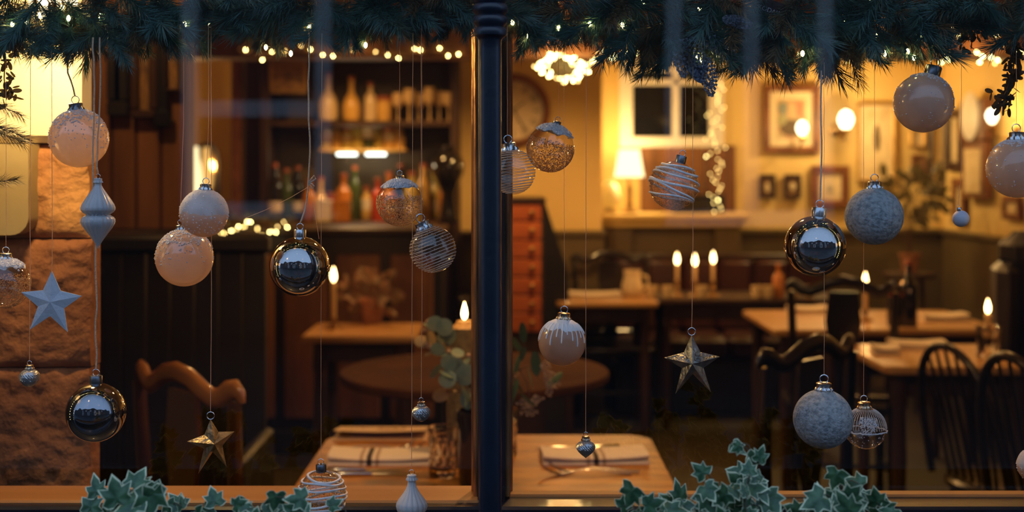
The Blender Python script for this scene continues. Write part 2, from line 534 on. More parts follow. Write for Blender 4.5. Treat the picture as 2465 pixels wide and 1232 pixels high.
# ================================================================== lamps of the room, and added pendants out of view
M_shade = emit('glowing_lamp_shade', (1.0, 0.76, 0.36), 2.6)
M_bulb = emit('frosted_bulb', (1.0, 0.80, 0.48), 7.0)
M_brass = mat('aged_brass', (0.52, 0.33, 0.12), 0.32, 1.0, col2=(0.30, 0.18, 0.07), nscale=20)
M_iron = mat('black_iron', (0.02, 0.018, 0.017), 0.45, 0.6)
def pendant(x, y, z, watts, label):  # pendants added out of view to brighten tables, walls and baubles
    t = thing('fill_pendant_lamp', label, 'lamp', (x, y, z), group='added pendant lamps out of view')
    MB().lathe([(.11, 0), (.115, .004), (.10, .07), (.06, .12), (.02, .15)], 28, cap=False).build('shade', M_iron, t)
    MB().sphere((0, 0, .115), .026, 16, 10).build('bulb', M_bulb, t)
    MB().tube([(0, 0, .15), (0, 0, ZC - z)], .003, 6).build('cord', M_iron, t)
    lamp('fill_pendant_light', (0, 0, .055), watts, WARM, .028, t)
pendant(.22, 2.85, 2.16, 42, 'added unseen pendant lamp over the window table')
pendant(1.70, 5.15, 2.2, 16, 'added unseen pendant lamp over the candle table by the dining chairs')
pendant(.26, 6.45, 2.2, 60, 'added unseen pendant lamp over the farthest table')
pendant(1.75, 6.5, 2.25, 18, 'added unseen pendant lamp over the table below the framed painting')
pendant(-1.28, 3.7, 2.3, 15, 'added unseen pendant lamp over the high-backed settle')
pendant(-.85, 6.85, 2.2, 38, 'added unseen pendant lamp in front of the bar')

def sconce(px, py, d, watts, label, wall='back', sc=1.0):
    p = P(px, py, d)
    t = thing('wall_lamp', label, 'lamp', p, group='wall lamps with bare bulbs')
    MB().lathe([(.004 * sc, .050 * sc), (.020 * sc, .040 * sc), (.034 * sc, .012 * sc), (.036 * sc, -.006 * sc), (.026 * sc, -.032 * sc), (.010 * sc, -.045 * sc)], 16,
               m=Matrix.Rotation(PI, 4, 'X')).build('bulb', M_bulb, t)
    MB().lathe([(.012, -.085), (.022, -.075), (.024, -.06), (.016, -.045)], 14).build('socket', M_brass, t)
    off = Vector((0, YB - d - .004, 0)) if wall == 'back' else Vector((XR - p.x - .004, 0, 0))
    a = Vector((0, 0, -.08))
    MB().tube([a, a + off * .3 + Vector((0, 0, -.05)), a + off * .7 + Vector((0, 0, -.05)), a + off + Vector((0, 0, .02))], .007, 8).build('arm', M_brass, t)
    pl = MB()
    if wall == 'back':
        pl.lathe([(.045, 0), (.05, .006), (.03, .016), (.01, .02)], 18, m=Matrix.Translation(a + off + Vector((0, .004, .02))) @ Matrix.Rotation(PI / 2, 4, 'X'))
    else:
        pl.lathe([(.045, 0), (.05, .006), (.03, .016), (.01, .02)], 18, m=Matrix.Translation(a + off + Vector((.004, 0, .02))) @ Matrix.Rotation(-PI / 2, 4, 'Y'))
    pl.build('backplate', M_brass, t)
    lamp('wall_lamp_light', (0, -.05 if wall == 'back' else 0, .0), watts, WALLW, .04, t)
sconce(2036, 288, 8.38, 26, 'bright bare bulb on brass wall lamp beside the framed painting', sc=1.35)
sconce(1931, 308, 8.30, 5, 'bulb mirrored in the painting glass, built as a wall lamp')  # reflection of a bulb on the picture glass, built as an added lamp
sconce(2388, 279, 7.35, 14, 'bare bulb on brass wall lamp beyond the longcase clock', 'right', .9)

# table lamps on the mantel shelf
def table_lamp(px0, px1, py0, py1, pyb, d, watts, label):
    c = P((px0 + px1) / 2, pyb, d)
    t = thing('table_lamp', label, 'lamp', c)
    R = S(px1 - px0, d) / 2
    z0, z1 = P(0, py1, d).z - c.z, P(0, py0, d).z - c.z
    MB().lathe([(R, z0), (R * .98, z0 + .004), (R * .68, z1), (R * .66, z1)], 28, cap=False).build('lamp_shade', M_shade, t)
    MB().lathe([(.055, 0), (.055, .012), (.02, .025), (.014, z0 * .5), (.022, z0 * .6), (.012, z0 * .8), (.010, z0 + .02)], 18).build('base', M_brass, t)
    MB().sphere((0, 0, (z0 + z1) / 2), .03, 12, 8).build('bulb', M_bulb, t)
    lamp('table_lamp_light', (0, 0, z1 + .02), watts, WALLW, .03, t)
    lamp('table_lamp_down_light', (0, 0, z0 - .01), watts * .6, WALLW, .03, t)
table_lamp(1478, 1551, 360, 426, 513, 8.28, 10, 'small table lamp with glowing cream shade on the mantel shelf')

# hidden wall lamp over the stone pier
pl = P(128, -30, 2.05)
t = thing('wall_lantern', 'wall lantern glowing behind the pine garland over the plaster pillar', 'lamp', pl)
MB().lathe([(.02, -.05), (.036, -.045), (.04, .02), (.03, .05)], 16).build('shade', emit('lantern_glass', (1, .7, .35), 5.0), t)
MB().lathe([(.03, .05), (.042, .052), (.01, .085)], 16).build('hood', M_brass, t)
MB().tube([(0, 0, .08), (0, .05, .10), (0, .13, .10)], .006, 8).build('arm', M_brass, t)
lamp('lantern_light', (0, -.045, -.07), 8.5, WALLW, .03, t)

# mantel shelf / counter under the little window
m0, m1 = P(1442, 0, 8.25).x, P(1802, 0, 8.25).x
zt = P(0, 513, 8.28).z
t = thing('mantel_shelf', 'cream painted mantel shelf below the small dark window', 'shelf', ((m0 + m1) / 2, 8.4, 0))
hw = (m1 - m0) / 2
MB().bbox(-hw, hw, -.22, .18, zt - .045, zt, .008).build('shelf_board', M_cream, t)
MB().bbox(-hw + .03, hw - .03, -.18, .18, zt - .09, zt - .045, .01).build('moulding', M_cream, t)
MB().bbox(-hw + .05, -hw + .22, -.15, .18, 0, zt - .09, .006).build('jamb', M_olive, t)
MB().bbox(hw - .22, hw - .05, -.15, .18, 0, zt - .09, .006).build('jamb', M_olive, t)
MB().bbox(-hw + .22, hw - .22, -.10, .18, 0, zt - .09, .006).build('front_panel', M_olive, t)

# brown panelling over the mantel
pa_, pb_ = P(1540, 0, 8.585).x, P(1772, 0, 8.585).x
t = thing('overmantel_panel', 'brown wooden panelling between the mantel shelf and the small window', 'panel', ((pa_ + pb_) / 2, 8.585, zt))
hw = (pb_ - pa_) / 2
for k in range(3):
    MB().bbox(-hw + 2 * hw * k / 3 + .004, -hw + 2 * hw * (k + 1) / 3 - .004, -.012, .012, 0, P(0, 350, 8.585).z - zt, .005).build('board', M_brown, t)
t = thing('dark_box', 'low dark wooden box on the mantel shelf below the fairy light column', 'box', (P(1680, 0, 8.4).x, 8.4, zt))
MB().bbox(-.17, .17, -.07, .07, 0, .10, .008).build('body', M_black, t)
MB().bbox(-.175, .175, -.075, .075, .10, .118, .006).build('lid', M_black, t)
t = thing('glass_globe', 'glowing pale glass globe on the mantel shelf below the table lamp', 'lamp', (P(1467, 0, 8.3).x, 8.3, zt))
MB().lathe([(.05, 0), (.05, .012), (.025, .02), (.03, .03)], 18).build('base', M_brass, t)
MB().lathe([(.03, .03), (.062, .06), (.07, .11), (.06, .17), (.035, .20), (.01, .21)], 22).build('globe', mat('milk_glass', (.85, .78, .55), .3, trans=.4), t)

# ------------------------------------------------------------------ pictures
M_frame = mat('mahogany_frame', (0.22, 0.085, 0.03), 0.4, col2=(0.13, 0.045, 0.016), nscale=10)
M_frame_d = mat('dark_frame', (0.05, 0.024, 0.012), 0.4)
M_gilt = mat('gilt_frame', (0.55, 0.36, 0.12), 0.4, 0.7, col2=(0.38, 0.22, 0.06), nscale=25)
M_mount = mat('cream_mount', (0.74, 0.62, 0.40), 0.7)
def art_mat(name, cols, sc=4.0):
    m = bpy.data.materials.new(name); m.use_nodes = True
    nt = m.node_tree; b = nt.nodes['Principled BSDF']
    tc = nt.nodes.new('ShaderNodeTexCoord')
    n = nt.nodes.new('ShaderNodeTexNoise'); n.inputs['Scale'].default_value = sc; n.inputs['Detail'].default_value = 2
    nt.links.new(tc.outputs['Generated'], n.inputs['Vector'])
    r = nt.nodes.new('ShaderNodeValToRGB')
    r.color_ramp.elements[0].position = .3; r.color_ramp.elements[1].position = .72
    r.color_ramp.elements[0].color = (*cols[0], 1); r.color_ramp.elements[1].color = (*cols[-1], 1)
    for i, c in enumerate(cols[1:-1]):
        e = r.color_ramp.elements.new(.3 + .42 * (i + 1) / (len(cols) - 1)); e.color = (*c, 1)
    nt.links.new(n.outputs['Fac'], r.inputs['Fac']); nt.links.new(r.outputs[0], b.inputs['Base Color'])
    b.inputs['Roughness'].default_value = .5
    return m
A_paint = art_mat('painted_canvas', [(.16, .17, .16), (.42, .36, .2), (.52, .38, .2), (.5, .2, .12), (.25, .26, .22)], 3.2)
A_pale = art_mat('pale_print', [(.62, .5, .3), (.7, .58, .36), (.5, .38, .2)], 3)
A_dark = art_mat('brown_oil_painting', [(.05, .03, .015), (.2, .11, .04), (.34, .19, .06), (.09, .05, .02)], 3)
def picture(px0, px1, py0, py1, d, fw, label, fm=None, art=None, mount=0.0, figure=None, wall='back', tilt=0):
    """framed picture; wall 'back' faces the window, 'right' hangs on the right wall (d, d2 given as depth pair)"""
    fm = fm or M_frame; art = art or A_pale
    if wall == 'back':
        a, b = P(px0, py1, d), P(px1, py0, d)
        w_, h_ = b.x - a.x, b.z - a.z
        loc = ((a.x + b.x) / 2, d, (a.z + b.z) / 2); rz = 0
    else:
        x = XR - .012
        d0 = (x) * F / (px0 - 1232.5); d1 = (x) * F / (px1 - 1232.5)
        za, zb = P(0, py1, (d0 + d1) / 2).z, P(0, py0, (d0 + d1) / 2).z
        w_, h_ = abs(d0 - d1), zb - za
        loc = (x, (d0 + d1) / 2, (za + zb) / 2); rz = -PI / 2
    t = thing('framed_picture', label, 'picture', loc, rz, group='framed pictures on the walls')
    x, z = w_ / 2, h_ / 2
    fr = MB()
    for (x0, x1, z0, z1) in ((-x, x, z - fw, z), (-x, x, -z, -z + fw), (-x, -x + fw, -z + fw, z - fw), (x - fw, x, -z + fw, z - fw)):
        fr.bbox(x0, x1, -.03, 0, z0, z1, .006)
    fr.build('frame', fm, t)
    if mount > 0:
        MB().box(-x + fw, x - fw, -.012, -.002, -z + fw, z - fw).build('mount', M_mount, t, smooth=False)
        MB().box(-x + fw + mount, x - fw - mount, -.015, -.010, -z + fw + mount, z - fw - mount).build('print', art, t, smooth=False)
    else:
        MB().box(-x + fw, x - fw, -.012, -.002, -z + fw, z - fw).build('print', art, t, smooth=False)
    if figure:
        fx, fz, fwid, fh, fm2 = figure
        MB().sphere((fx * x, -.016, fz * z), 1, 14, 8, sc=(fwid * x, .003, fh * z)).build('printed_figure', fm2, t)
    return t
M_ink = mat('dark_printed_ink', (0.12, 0.09, 0.05), .6)
M_ink2 = mat('grey_printed_ink', (0.30, 0.26, 0.16), .6)
pt = picture(1836, 1972, 205, 368, 8.585, .045, 'large framed painting of red, blue and tan patches on the cream wall', M_frame, A_paint, .05)
for k, (fx, fz, a_, b_, cc) in enumerate(((-.055, .07, .035, .045, (.20, .23, .20)), (.0, .055, .034, .06, (.58, .40, .22)), (.055, .06, .024, .05, (.44, .20, .12)), (.0, -.06, .08, .055, (.13, .09, .05)), (-.06, -.01, .03, .04, (.34, .34, .18)))):
    MB().sphere((fx, -.016, fz), 1, 16, 8, sc=(a_, .003, b_)).build('painted_patch', mat('paint_patch_%d' % k, cc, .6), pt)
picture(1826, 1866, 419, 478, 8.585, .03, 'small dark square frame under the painting, nearer the window', M_frame_d, A_dark, 0, (0, -.1, .3, .4, M_mount))
picture(1886, 1928, 419, 478, 8.585, .03, 'small dark square frame under the painting, nearer the tall red frame', M_frame_d, A_dark, 0, (0, 0, .35, .3, M_mount))
picture(1950, 2043, 398, 500, 8.585, .055, 'reddish wide wooden frame around a pale print', M_frame, A_pale, .02, (0, -.1, .14, .22, M_ink2))
picture(2062, 2152, 248, 436, 8.585, .015, 'tall pale print of a dark standing figure', M_gilt, A_pale, 0, (.05, .1, .17, .35, M_ink))
picture(2188, 2224, 312, 356, 8.585, .012, 'small gilt framed print behind the frosted bauble', M_gilt, A_pale)
picture(2192, 2226, 372, 432, 8.585, .018, 'small orange framed print above the bushy plant', M_frame, A_dark)
picture(2236, 2278, 262, 456, 8.58, .022, 'tall narrow dark frame in the corner of the room', M_frame_d, A_pale)
picture(2288, 2322, 262, 412, 0, .06, 'tall pale print on the side wall next to the corner', M_frame_d, A_pale, wall='right')
picture(2300, 2330, 428, 540, 0, .06, 'narrow brown panel picture hanging low on the side wall', M_frame, A_pale, wall='right')
picture(2422, 2464, 470, 530, 0, .04, 'small frame low on the side wall below the beige bauble', M_frame, A_pale, wall='right')

# longcase clock on the right wall
t = thing('longcase_clock', 'tall narrow wooden clock with a round pale dial on the side wall', 'clock', (XR - .01, 7.86, P(0, 480, 7.75).z), -PI / 2)
zt2 = P(0, 245, 7.75).z - P(0, 480, 7.75).z
MB().bbox(-.20, .20, -.06, -.012, 0, zt2 * .6, .008).build('case', M_frame, t)
MB().bbox(-.22, .22, -.07, -.012, zt2 * .6, zt2 + .02, .012).build('hood', M_frame, t)
MB().box(-.13, .13, -.068, -.058, .04, zt2 * .52).build('door', A_pale, t, smooth=False)
MB().lathe([(.145, 0), (.15, .01), (.14, .016)], 36, m=Matrix.Translation((0, -.07, zt2 * .86)) @ Matrix.Rotation(PI / 2, 4, 'X')).build('dial', M_white, t)

# round wall clock on the middle wall
cc = P(1236, 266, BY - .002); R = S(72, BY)
t = thing('wall_clock', 'round wall clock with pale face and wide wooden rim', 'clock', cc)
RX = Matrix.Rotation(PI / 2, 4, 'X')
MB().lathe([(R * 1.22, 0), (R * 1.24, .02), (R * 1.15, .045), (R * 1.02, .05), (R * .98, .03), (R * .98, 0)], 48, m=RX, cap=False).build('rim', M_frame, t)
MB().lathe([(R * 1.02, 0), (R * 1.02, .018), (0.001, .019)], 48, m=RX).build('face', mat('aged_clock_face', (.78, .66, .46), .6), t)
for k in range(12):
    a = 2 * PI * k / 12
    mtx = Matrix.Rotation(a, 4, 'Y') @ Matrix.Translation((0, -.021, R * .78))
    nb = (k % 3) + 1
    nm = MB()
    for j in range(nb):
        nm.box((j - (nb - 1) / 2) * .016 - .004, (j - (nb - 1) / 2) * .016 + .004, -.001, .001, -.022, .022, m=mtx)
    nm.build('numeral', M_ink2, t, smooth=False)
for a, L in ((.9, .5), (2.6, .72)):
    MB().box(-.004, .004, -.025, -.022, -.02, R * L, m=Matrix.Rotation(a, 4, 'Y')).build('hand', M_ink, t, smooth=False)

# apothecary drawer chest in front of the middle wall
M_red = mat('red_mahogany', (0.55, 0.15, 0.04), 0.34, col2=(0.40, 0.095, 0.025), nscale=5, stretch=(.3, 2, 3), coat=.2)
dd = 7.0
x0, x1 = P(1150, 0, dd).x, P(1308, 0, dd).x
zt3 = P(0, 476, dd).z
t = thing('drawer_chest', 'tall red mahogany chest of small drawers below the wall clock', 'chest', ((x0 + x1) / 2, dd, 0))
hw = (x1 - x0) / 2
MB().bbox(-hw, hw, .0, .42, 0, zt3 - .03, .006).build('body', M_oak, t)
MB().bbox(-hw - .012, hw + .015, -.02, .44, zt3 - .03, zt3, .006).build('top', M_oak, t)
zs_ = [P(0, y, dd).z for y in (492, 532, 577, 622, 666, 710, 752, 800)]
for k in range(len(zs_) - 1):
    dr = MB().bbox(-hw + .012, hw - .012, -.014, .01, zs_[k + 1] + .004, zs_[k] - .004, .005).build('drawer', M_red, t)
    for kx in (hw - .05 - .012, -hw + .06):
        MB().sphere((kx, -.028, (zs_[k] + zs_[k + 1]) / 2), .016, 14, 8, sc=(1, .7, 1)).build('knob', M_brass, dr)
MB().prism([(hw, 0), (hw + .16, 0), (hw + .14, zt3 - .42), (hw + .012, zt3 - .03), (hw, zt3 - .03)], .05, .40).build('shaded_side', M_black, t, smooth=False)  # shadow on the chest's side is put into this black slanted panel

# ------------------------------------------------------------------ left: pictures on the partition, settle, door posts
picture(318, 384, 60, 286, 4.285, .03, 'brown oil painting in dark frame high on the wood partition', M_frame_d, A_dark)
picture(262, 314, 70, 280, 4.285, .05, 'near-black narrow painting on the partition beside the stone pier', M_black, A_dark)
picture(398, 440, 60, 222, 4.285, .012, 'slim gilt and brown picture at the partition edge', M_frame_d, A_dark)
# dark iron strap latch hanging by the painting
t = thing('coat_hook_rack', 'black iron bar with paddle end hanging on the partition', 'hook', P(392, 200, 4.27))
MB().bbox(-.018, .018, -.012, .008, -.10, .14, .004).build('bar', M_iron, t)
MB().bbox(-.030, .030, -.02, .008, -.15, -.09, .008).build('paddle', M_iron, t)

sx0, sx1 = P(236, 0, 3.95).x, P(640, 0, 3.95).x
t = thing('settle_bench', 'black high-backed wooden settle behind the carved chair', 'bench', ((sx0 + sx1) / 2, 3.95, 0))
hw = (sx1 - sx0) / 2
n = 7
ztop = P(0, 566, 3.95).z
for k in range(n):
    a = -hw + 2 * hw * k / n; b = -hw + 2 * hw * (k + 1) / n
    MB().bbox(a + .0025, b - .0025, 0, .03, .42, ztop - .05, .004).build('back_board', M_black, t)
MB().bbox(-hw - .01, hw + .01, -.02, .05, ztop - .055, ztop, .012).build('top_rail', M_black, t)
MB().bbox(-hw, hw, -.42, .03, .40, .44, .01).build('seat', M_black, t)
MB().bbox(-hw, hw, -.38, -.35, 0, .40, .004).build('front_board', M_black, t)
for sx in (-1, 1):
    MB().bbox(sx * hw - .02, sx * hw + .02, -.42, .04, 0, ztop - .1 if sx < 0 else .66, .01).build('end_panel', M_black, t)

# passage beyond the partition: door posts and an arched mirror with a lamp
for (a, b, mm, lab) in ((556, 582, M_frame, 'reddish narrow door post beside the arched mirror'), (590, 640, M_oak, 'wide dark door post at the end of the bar shelves')):
    p0, p1 = P(a, 0, 7.6), P(b, 0, 7.6)
    t = thing('door_post', lab, 'post', ((p0.x + p1.x) / 2, 7.6, 0))
    h = (p1.x - p0.x) / 2
    MB().bbox(-h, h, 0, .12, 0, 2.46, .008).build('post', mm, t)
    MB().bbox(-h - .012, h + .012, -.015, .13, 0, .16, .006).build('plinth', mm, t)
    MB().bbox(-h - .008, h + .008, -.012, .13, 2.30, 2.36, .006).build('capital', mm, t)
mc = P(497, 512, 8.2)
t = thing('arched_mirror', 'arched dark framed mirror leaning beyond the partition', 'mirror', mc)
hw, hh = S(30, 8.2), S(170, 8.2)
arc = [(-hw, 0), (hw, 0), (hw, hh * .72)] + [(hw * math.cos(a * PI / 12), hh * .72 + hh * .28 * math.sin(a * PI / 12)) for a in range(1, 12)] + [(-hw, hh * .72)]
MB().prism(arc, 0, .04).build('frame', M_black, t)
MB().prism([(x * .75, .02 + z * .90) for x, z in arc], -.008, .01).build('glass', mat('bronze_mirror', (.6, .42, .22), .12, 1.0), t)
t = thing('cabinet', 'low dark cabinet holding the arched mirror', 'cabinet', (mc.x, 8.25, 0))
MB().bbox(-.22, .22, -.17, .18, 0, mc.z - .03, .01).build('body', M_oak, t)
MB().bbox(-.24, .24, -.19, .19, mc.z - .03, mc.z, .006).build('top', M_oak, t)
for s in (-1, 1):
    dr = MB().bbox(s * .105 - .1, s * .105 + .1, -.185, -.165, .06, mc.z - .06, .006).build('door', M_brown, t)
    MB().sphere((s * .02, -.195, mc.z * .6), .012, 10, 6).build('knob', M_brass, dr)
lc = P(470, 455, 8.05)
t = thing('oil_lamp', 'glowing tall glass oil lamp in front of the arched mirror', 'lamp', (lc.x, lc.y, mc.z))
MB().lathe([(.05, 0), (.05, .01), (.03, .03), (.045, .07), (.03, .11), (.022, .13)], 20).build('base', M_brass, t)
MB().lathe([(.022, .13), (.040, .17), (.046, .22), (.036, .29), (.022, .36), (.020, .42)], 20, cap=False).build('chimney', emit('lit_lamp_chimney', (1, .76, .38), 1.6), t)
lamp('oil_lamp_light', (0, -.10, .30), 7.0, WARM, .03, t)

# ================================================================== bar
M_shelf = mat('shelf_wood', (0.10, 0.045, 0.018), 0.45, col2=(0.06, 0.026, 0.01), nscale=6)
bd = 7.5
bx0, bx1 = P(640, 0, bd).x, P(1096, 0, bd).x
t = thing('bar_shelving', 'dark back-bar shelving unit full of bottles', 'shelf', ((bx0 + bx1) / 2, bd, 0))
hw = (bx1 - bx0) / 2
z_s1, z_s2, z_ct = P(0, 291, bd).z, P(0, 357, bd).z, P(0, 532, bd).z
MB().bbox(-hw, hw, .26, .30, 0, 2.45, .004).build('back_panel', mat('bar_back_paint', (0.085, 0.055, 0.02), .5, col2=(.05, .032, .012), nscale=3), t)
for s in (-1, 1):
    MB().bbox(s * hw - .025, s * hw + .025, -.04, .30, 0, 2.45, .006).build('upright', M_oak, t)
MB().bbox(-hw + .025, hw - .025, -.03, .26, z_s1 - .035, z_s1, .006).build('shelf_board', M_oak, t)
q0, q1 = P(768, 0, bd).x - (bx0 + bx1) / 2, P(976, 0, bd).x - (bx0 + bx1) / 2
MB().bbox(q0, q1, .0, .26, z_s2 - .02, z_s2, .005).build('shelf_board', mat('gold_lit_shelf', (.55, .36, .12), .4), t)  # golden light along this shelf is put into its board colour
MB().bbox(-hw + .025, hw - .025, -.14, .26, z_ct - .04, z_ct, .006).build('counter_top', M_shelf, t)
MB().bbox(-hw + .025, hw - .025, -.10, .26, 0, z_ct - .04, .006).build('cupboard_front', M_oak, t)
MB().bbox(-hw + .025, hw - .025, -.03, .26, 2.12, 2.15, .006).build('shelf_board', M_oak, t)
for a, b in ((810, 858), (880, 928)):
    xa, xb = P(a, 0, bd).x, P(b, 0, bd).x
    zb = P(0, 371, bd).z
    tt = thing('strip_light', 'short white strip light under the bottle shelf, %s' % ('beside the bar mirror end' if a < 850 else 'over the counter bottles'), 'lamp', ((xa + xb) / 2, bd + .02, zb), group='strip lights under the bar shelf')
    MB().bbox(-(xb - xa) / 2, (xb - xa) / 2, -.01, .01, -.008, .008, .003).build('tube', emit('white_strip', (.95, 1, .86), 5.0), tt)
    MB().bbox(-(xb - xa) / 2 - .01, (xb - xa) / 2 + .01, -.014, .03, .008, z_s2 - .02 - zb, .002).build('housing', M_iron, tt)
    lamp('strip_light_glow', (0, -.05, -.03), .9, (1, .75, .42), .03, tt)

BP = {
    'wine': [(.036, 0), (.038, .006), (.038, .18), (.034, .20), (.016, .235), (.0135, .25), (.0135, .295), (.015, .296), (.015, .305), (.010, .306)],
    'spirit': [(.040, 0), (.042, .006), (.042, .15), (.030, .175), (.015, .19), (.0145, .235), (.017, .236), (.017, .25), (.010, .251)],
    'decanter': [(.040, 0), (.052, .01), (.058, .05), (.056, .11), (.040, .15), (.020, .18), (.017, .22), (.022, .235), (.012, .236), (.018, .25), (.020, .27), (.008, .285)],
    'jar': [(.040, 0), (.044, .005), (.045, .10), (.040, .12), (.040, .125), (.044, .126), (.044, .145), (.012, .148)],
    'flask': [(.030, 0), (.034, .006), (.036, .05), (.032, .10), (.014, .125), (.013, .15), (.016, .151), (.016, .165), (.008, .166)],
}
G_green = mat('green_bottle_glass', (.05, .07, .02), .08, coat=.5)
G_amber = mat('amber_bottle_glass', (.45, .17, .03), .12, coat=.4)
G_gold = mat('golden_liquor_glass', (.62, .38, .10), .15, coat=.4)
G_pale = mat('pale_frosted_glass', (.62, .48, .28), .2, coat=.3)
G_dark = mat('black_bottle_glass', (.012, .01, .009), .08, coat=.5)
G_red = mat('red_label_glass', (.42, .06, .03), .2)
G_yellow = mat('yellow_green_glass', (.48, .38, .08), .15, coat=.4)
M_label = mat('paper_label', (.66, .55, .36), .7)
M_foil = mat('foil_cap', (.35, .1, .04), .35, .3)
def bottle(kind, px, z, d, m, sc, label, group, labelled=True):
    t = thing('bottle' if kind != 'jar' else 'jar', label, 'bottle' if kind != 'jar' else 'jar', (P(px, 0, d).x, d, z), group=group)
    pr = [(r * sc, h * sc) for r, h in BP[kind]]
    MB().lathe(pr, 18).build('body', m, t)
    top = pr[-1][1]
    MB().lathe([(pr[-2][0] * 1.06, top - .022 * sc), (pr[-2][0] * 1.08, top + .001), (pr[-2][0] * .9, top + .003)], 14).build('cap', M_foil, t)
    if labelled:
        rr = max(r for r, _ in pr) * 1.012
        MB().lathe([(rr, .05 * sc), (rr, .105 * sc)], 18, cap=False).build('paper_label', M_label, t)
    return t
gs = 'bottles on the upper bar shelf'
for px, k, m, sc, lab in ((790, 'decanter', G_pale, 1.02, 'tall pale frosted decanter at the open end of the upper bar shelf'),
                          (846, 'decanter', G_gold, .94, 'golden round-shouldered decanter second along the upper bar shelf'),
                          (892, 'spirit', G_pale, .92, 'pale square-shouldered spirit bottle beside the golden decanter'),
                          (925, 'jar', G_gold, 1.0, 'squat golden jar next to the stemmed glasses')):
    bottle(k, px, z_s1, bd + .10, m, sc, lab, gs, False)
# stemmed glasses
M_stem = mat('warm_lit_glass', (.70, .50, .25), .08, coat=.6)
for i, (px, dy, hh) in enumerate(((958, .1, .17), (985, .06, .19), (1010, .13, .17), (1034, .06, .20), (1058, .12, .18), (1080, .05, .17))):
    t = thing('wine_glass', 'stemmed wine glass on the upper bar shelf, %s from the decanters' % ('nearest', 'second', 'third', 'fourth', 'fifth', 'farthest')[i], 'glass', (P(px, 0, bd + dy).x, bd + dy, z_s1), group='stemmed glasses on the upper bar shelf')
    MB().lathe([(.034, 0), (.034, .003), (.006, .008), (.004, hh * .42), (.010, hh * .48)], 18).build('stem', M_stem, t)
    MB().lathe([(.008, hh * .47), (.030, hh * .58), (.038, hh * .75), (.032, hh), (.030, hh), (.035, hh * .75), (.027, hh * .6), (.004, hh * .5)], 18, cap=False).build('bowl', M_stem, t)
gm = 'small bottles on the gilded shelf'
kk = [('flask', G_yellow, 1.05), ('flask', G_gold, .9), ('jar', G_yellow, .8), ('flask', G_yellow, 1.3), ('flask', G_green, 1.2), ('flask', G_yellow, .9), ('jar', G_gold, .85), ('flask', G_gold, 1.0)]
wl = ['yellow flask at the window end of the gold-lit shelf', 'little golden flask second on the gold-lit shelf', 'short yellow jar on the gold-lit shelf', 'tallest yellow-green flask on the gold-lit shelf', 'dark green flask on the gold-lit shelf', 'small yellow flask past the green one on the gold-lit shelf', 'short golden jar near the end of the gold-lit shelf', 'golden flask at the far end of the gold-lit shelf']
for i, (k, m, sc) in enumerate(kk):
    bottle(k, 786 + i * 25, z_s2, bd + .12, m, sc, wl[i], gm, i % 2 == 0)
gc = 'bottles along the back-bar counter'
cl = [('wine', G_dark, 1.1, 'black wine bottle at the post end of the back counter'), ('wine', G_green, 1.0, 'dark green wine bottle by the post end of the counter'), ('wine', G_dark, 1.05, 'second black wine bottle on the back counter'),
      ('spirit', G_amber, .95, 'amber spirit bottle behind the twine string'), ('decanter', G_gold, .9, 'golden decanter on the back counter'), ('jar', G_red, 1.1, 'red labelled jar on the back counter'),
      ('spirit', G_amber, 1.1, 'tall amber spirit bottle under the first strip light'), ('wine', G_green, 1.05, 'green wine bottle under the first strip light'), ('flask', G_gold, 1.2, 'golden flask on the back counter between the strip lights'),
      ('spirit', G_red, 1.0, 'red spirit bottle under the second strip light'), ('decanter', G_amber, 1.0, 'amber decanter behind the snow-capped bauble'), ('wine', G_dark, 1.1, 'black wine bottle beyond the snow-capped bauble'),
      ('spirit', G_yellow, 1.15, 'yellow-green spirit bottle on the back counter'), ('wine', G_gold, 1.1, 'golden wine bottle near the pale wall end'), ('decanter', G_yellow, 1.15, 'yellow decanter near the pale wall end'), ('spirit', G_amber, 1.15, 'last amber bottle at the pale wall end of the counter')]
for i, (k, m, sc, lab) in enumerate(cl):
    bottle(k, 662 + i * 27.5, z_ct, bd - .02 + .11 * (i % 3), m, sc, lab, gc, i % 2 == 0)
# gilt picture above and orange crates
picture(650, 740, 148, 226, bd - .02, .02, 'gilt framed golden print above the bar counter', M_gilt, A_dark)
for i, (a, b, y0, lab, mm) in enumerate(((805, 843, 478, 'small orange wooden box on the back-bar counter', G_amber), (762, 798, 482, 'small buff cardboard box on the back-bar counter', M_label))):
    x_a, x_b = P(a, 0, bd - .1).x, P(b, 0, bd - .1).x
    t = thing('small_box', lab, 'box', ((x_a + x_b) / 2, bd - .1, z_ct))
    h = (x_b - x_a) / 2
    MB().bbox(-h, h, -.04, .04, 0, .11, .003).build('body', mm, t)
    MB().bbox(-h - .003, h + .003, -.043, .043, .11, .125, .003).build('lid', mm, t)
# dark round globe shape beside the wall end: hanging ham / dark jar
t = thing('dark_vase', 'black round-bellied vase standing at the pale wall end of the bar', 'vase', (P(1078, 0, 7.3).x, 7.34, z_ct))
MB().lathe([(.05, 0), (.06, .01), (.05, .04), (.035, .16), (.06, .22), (.09, .28), (.095, .33), (.075, .38), (.04, .41), (.045, .43)], 24).build('body', G_dark, t)
MB().torus((0, 0, .43), .045, .006, 'z').build('rim', G_dark, t)

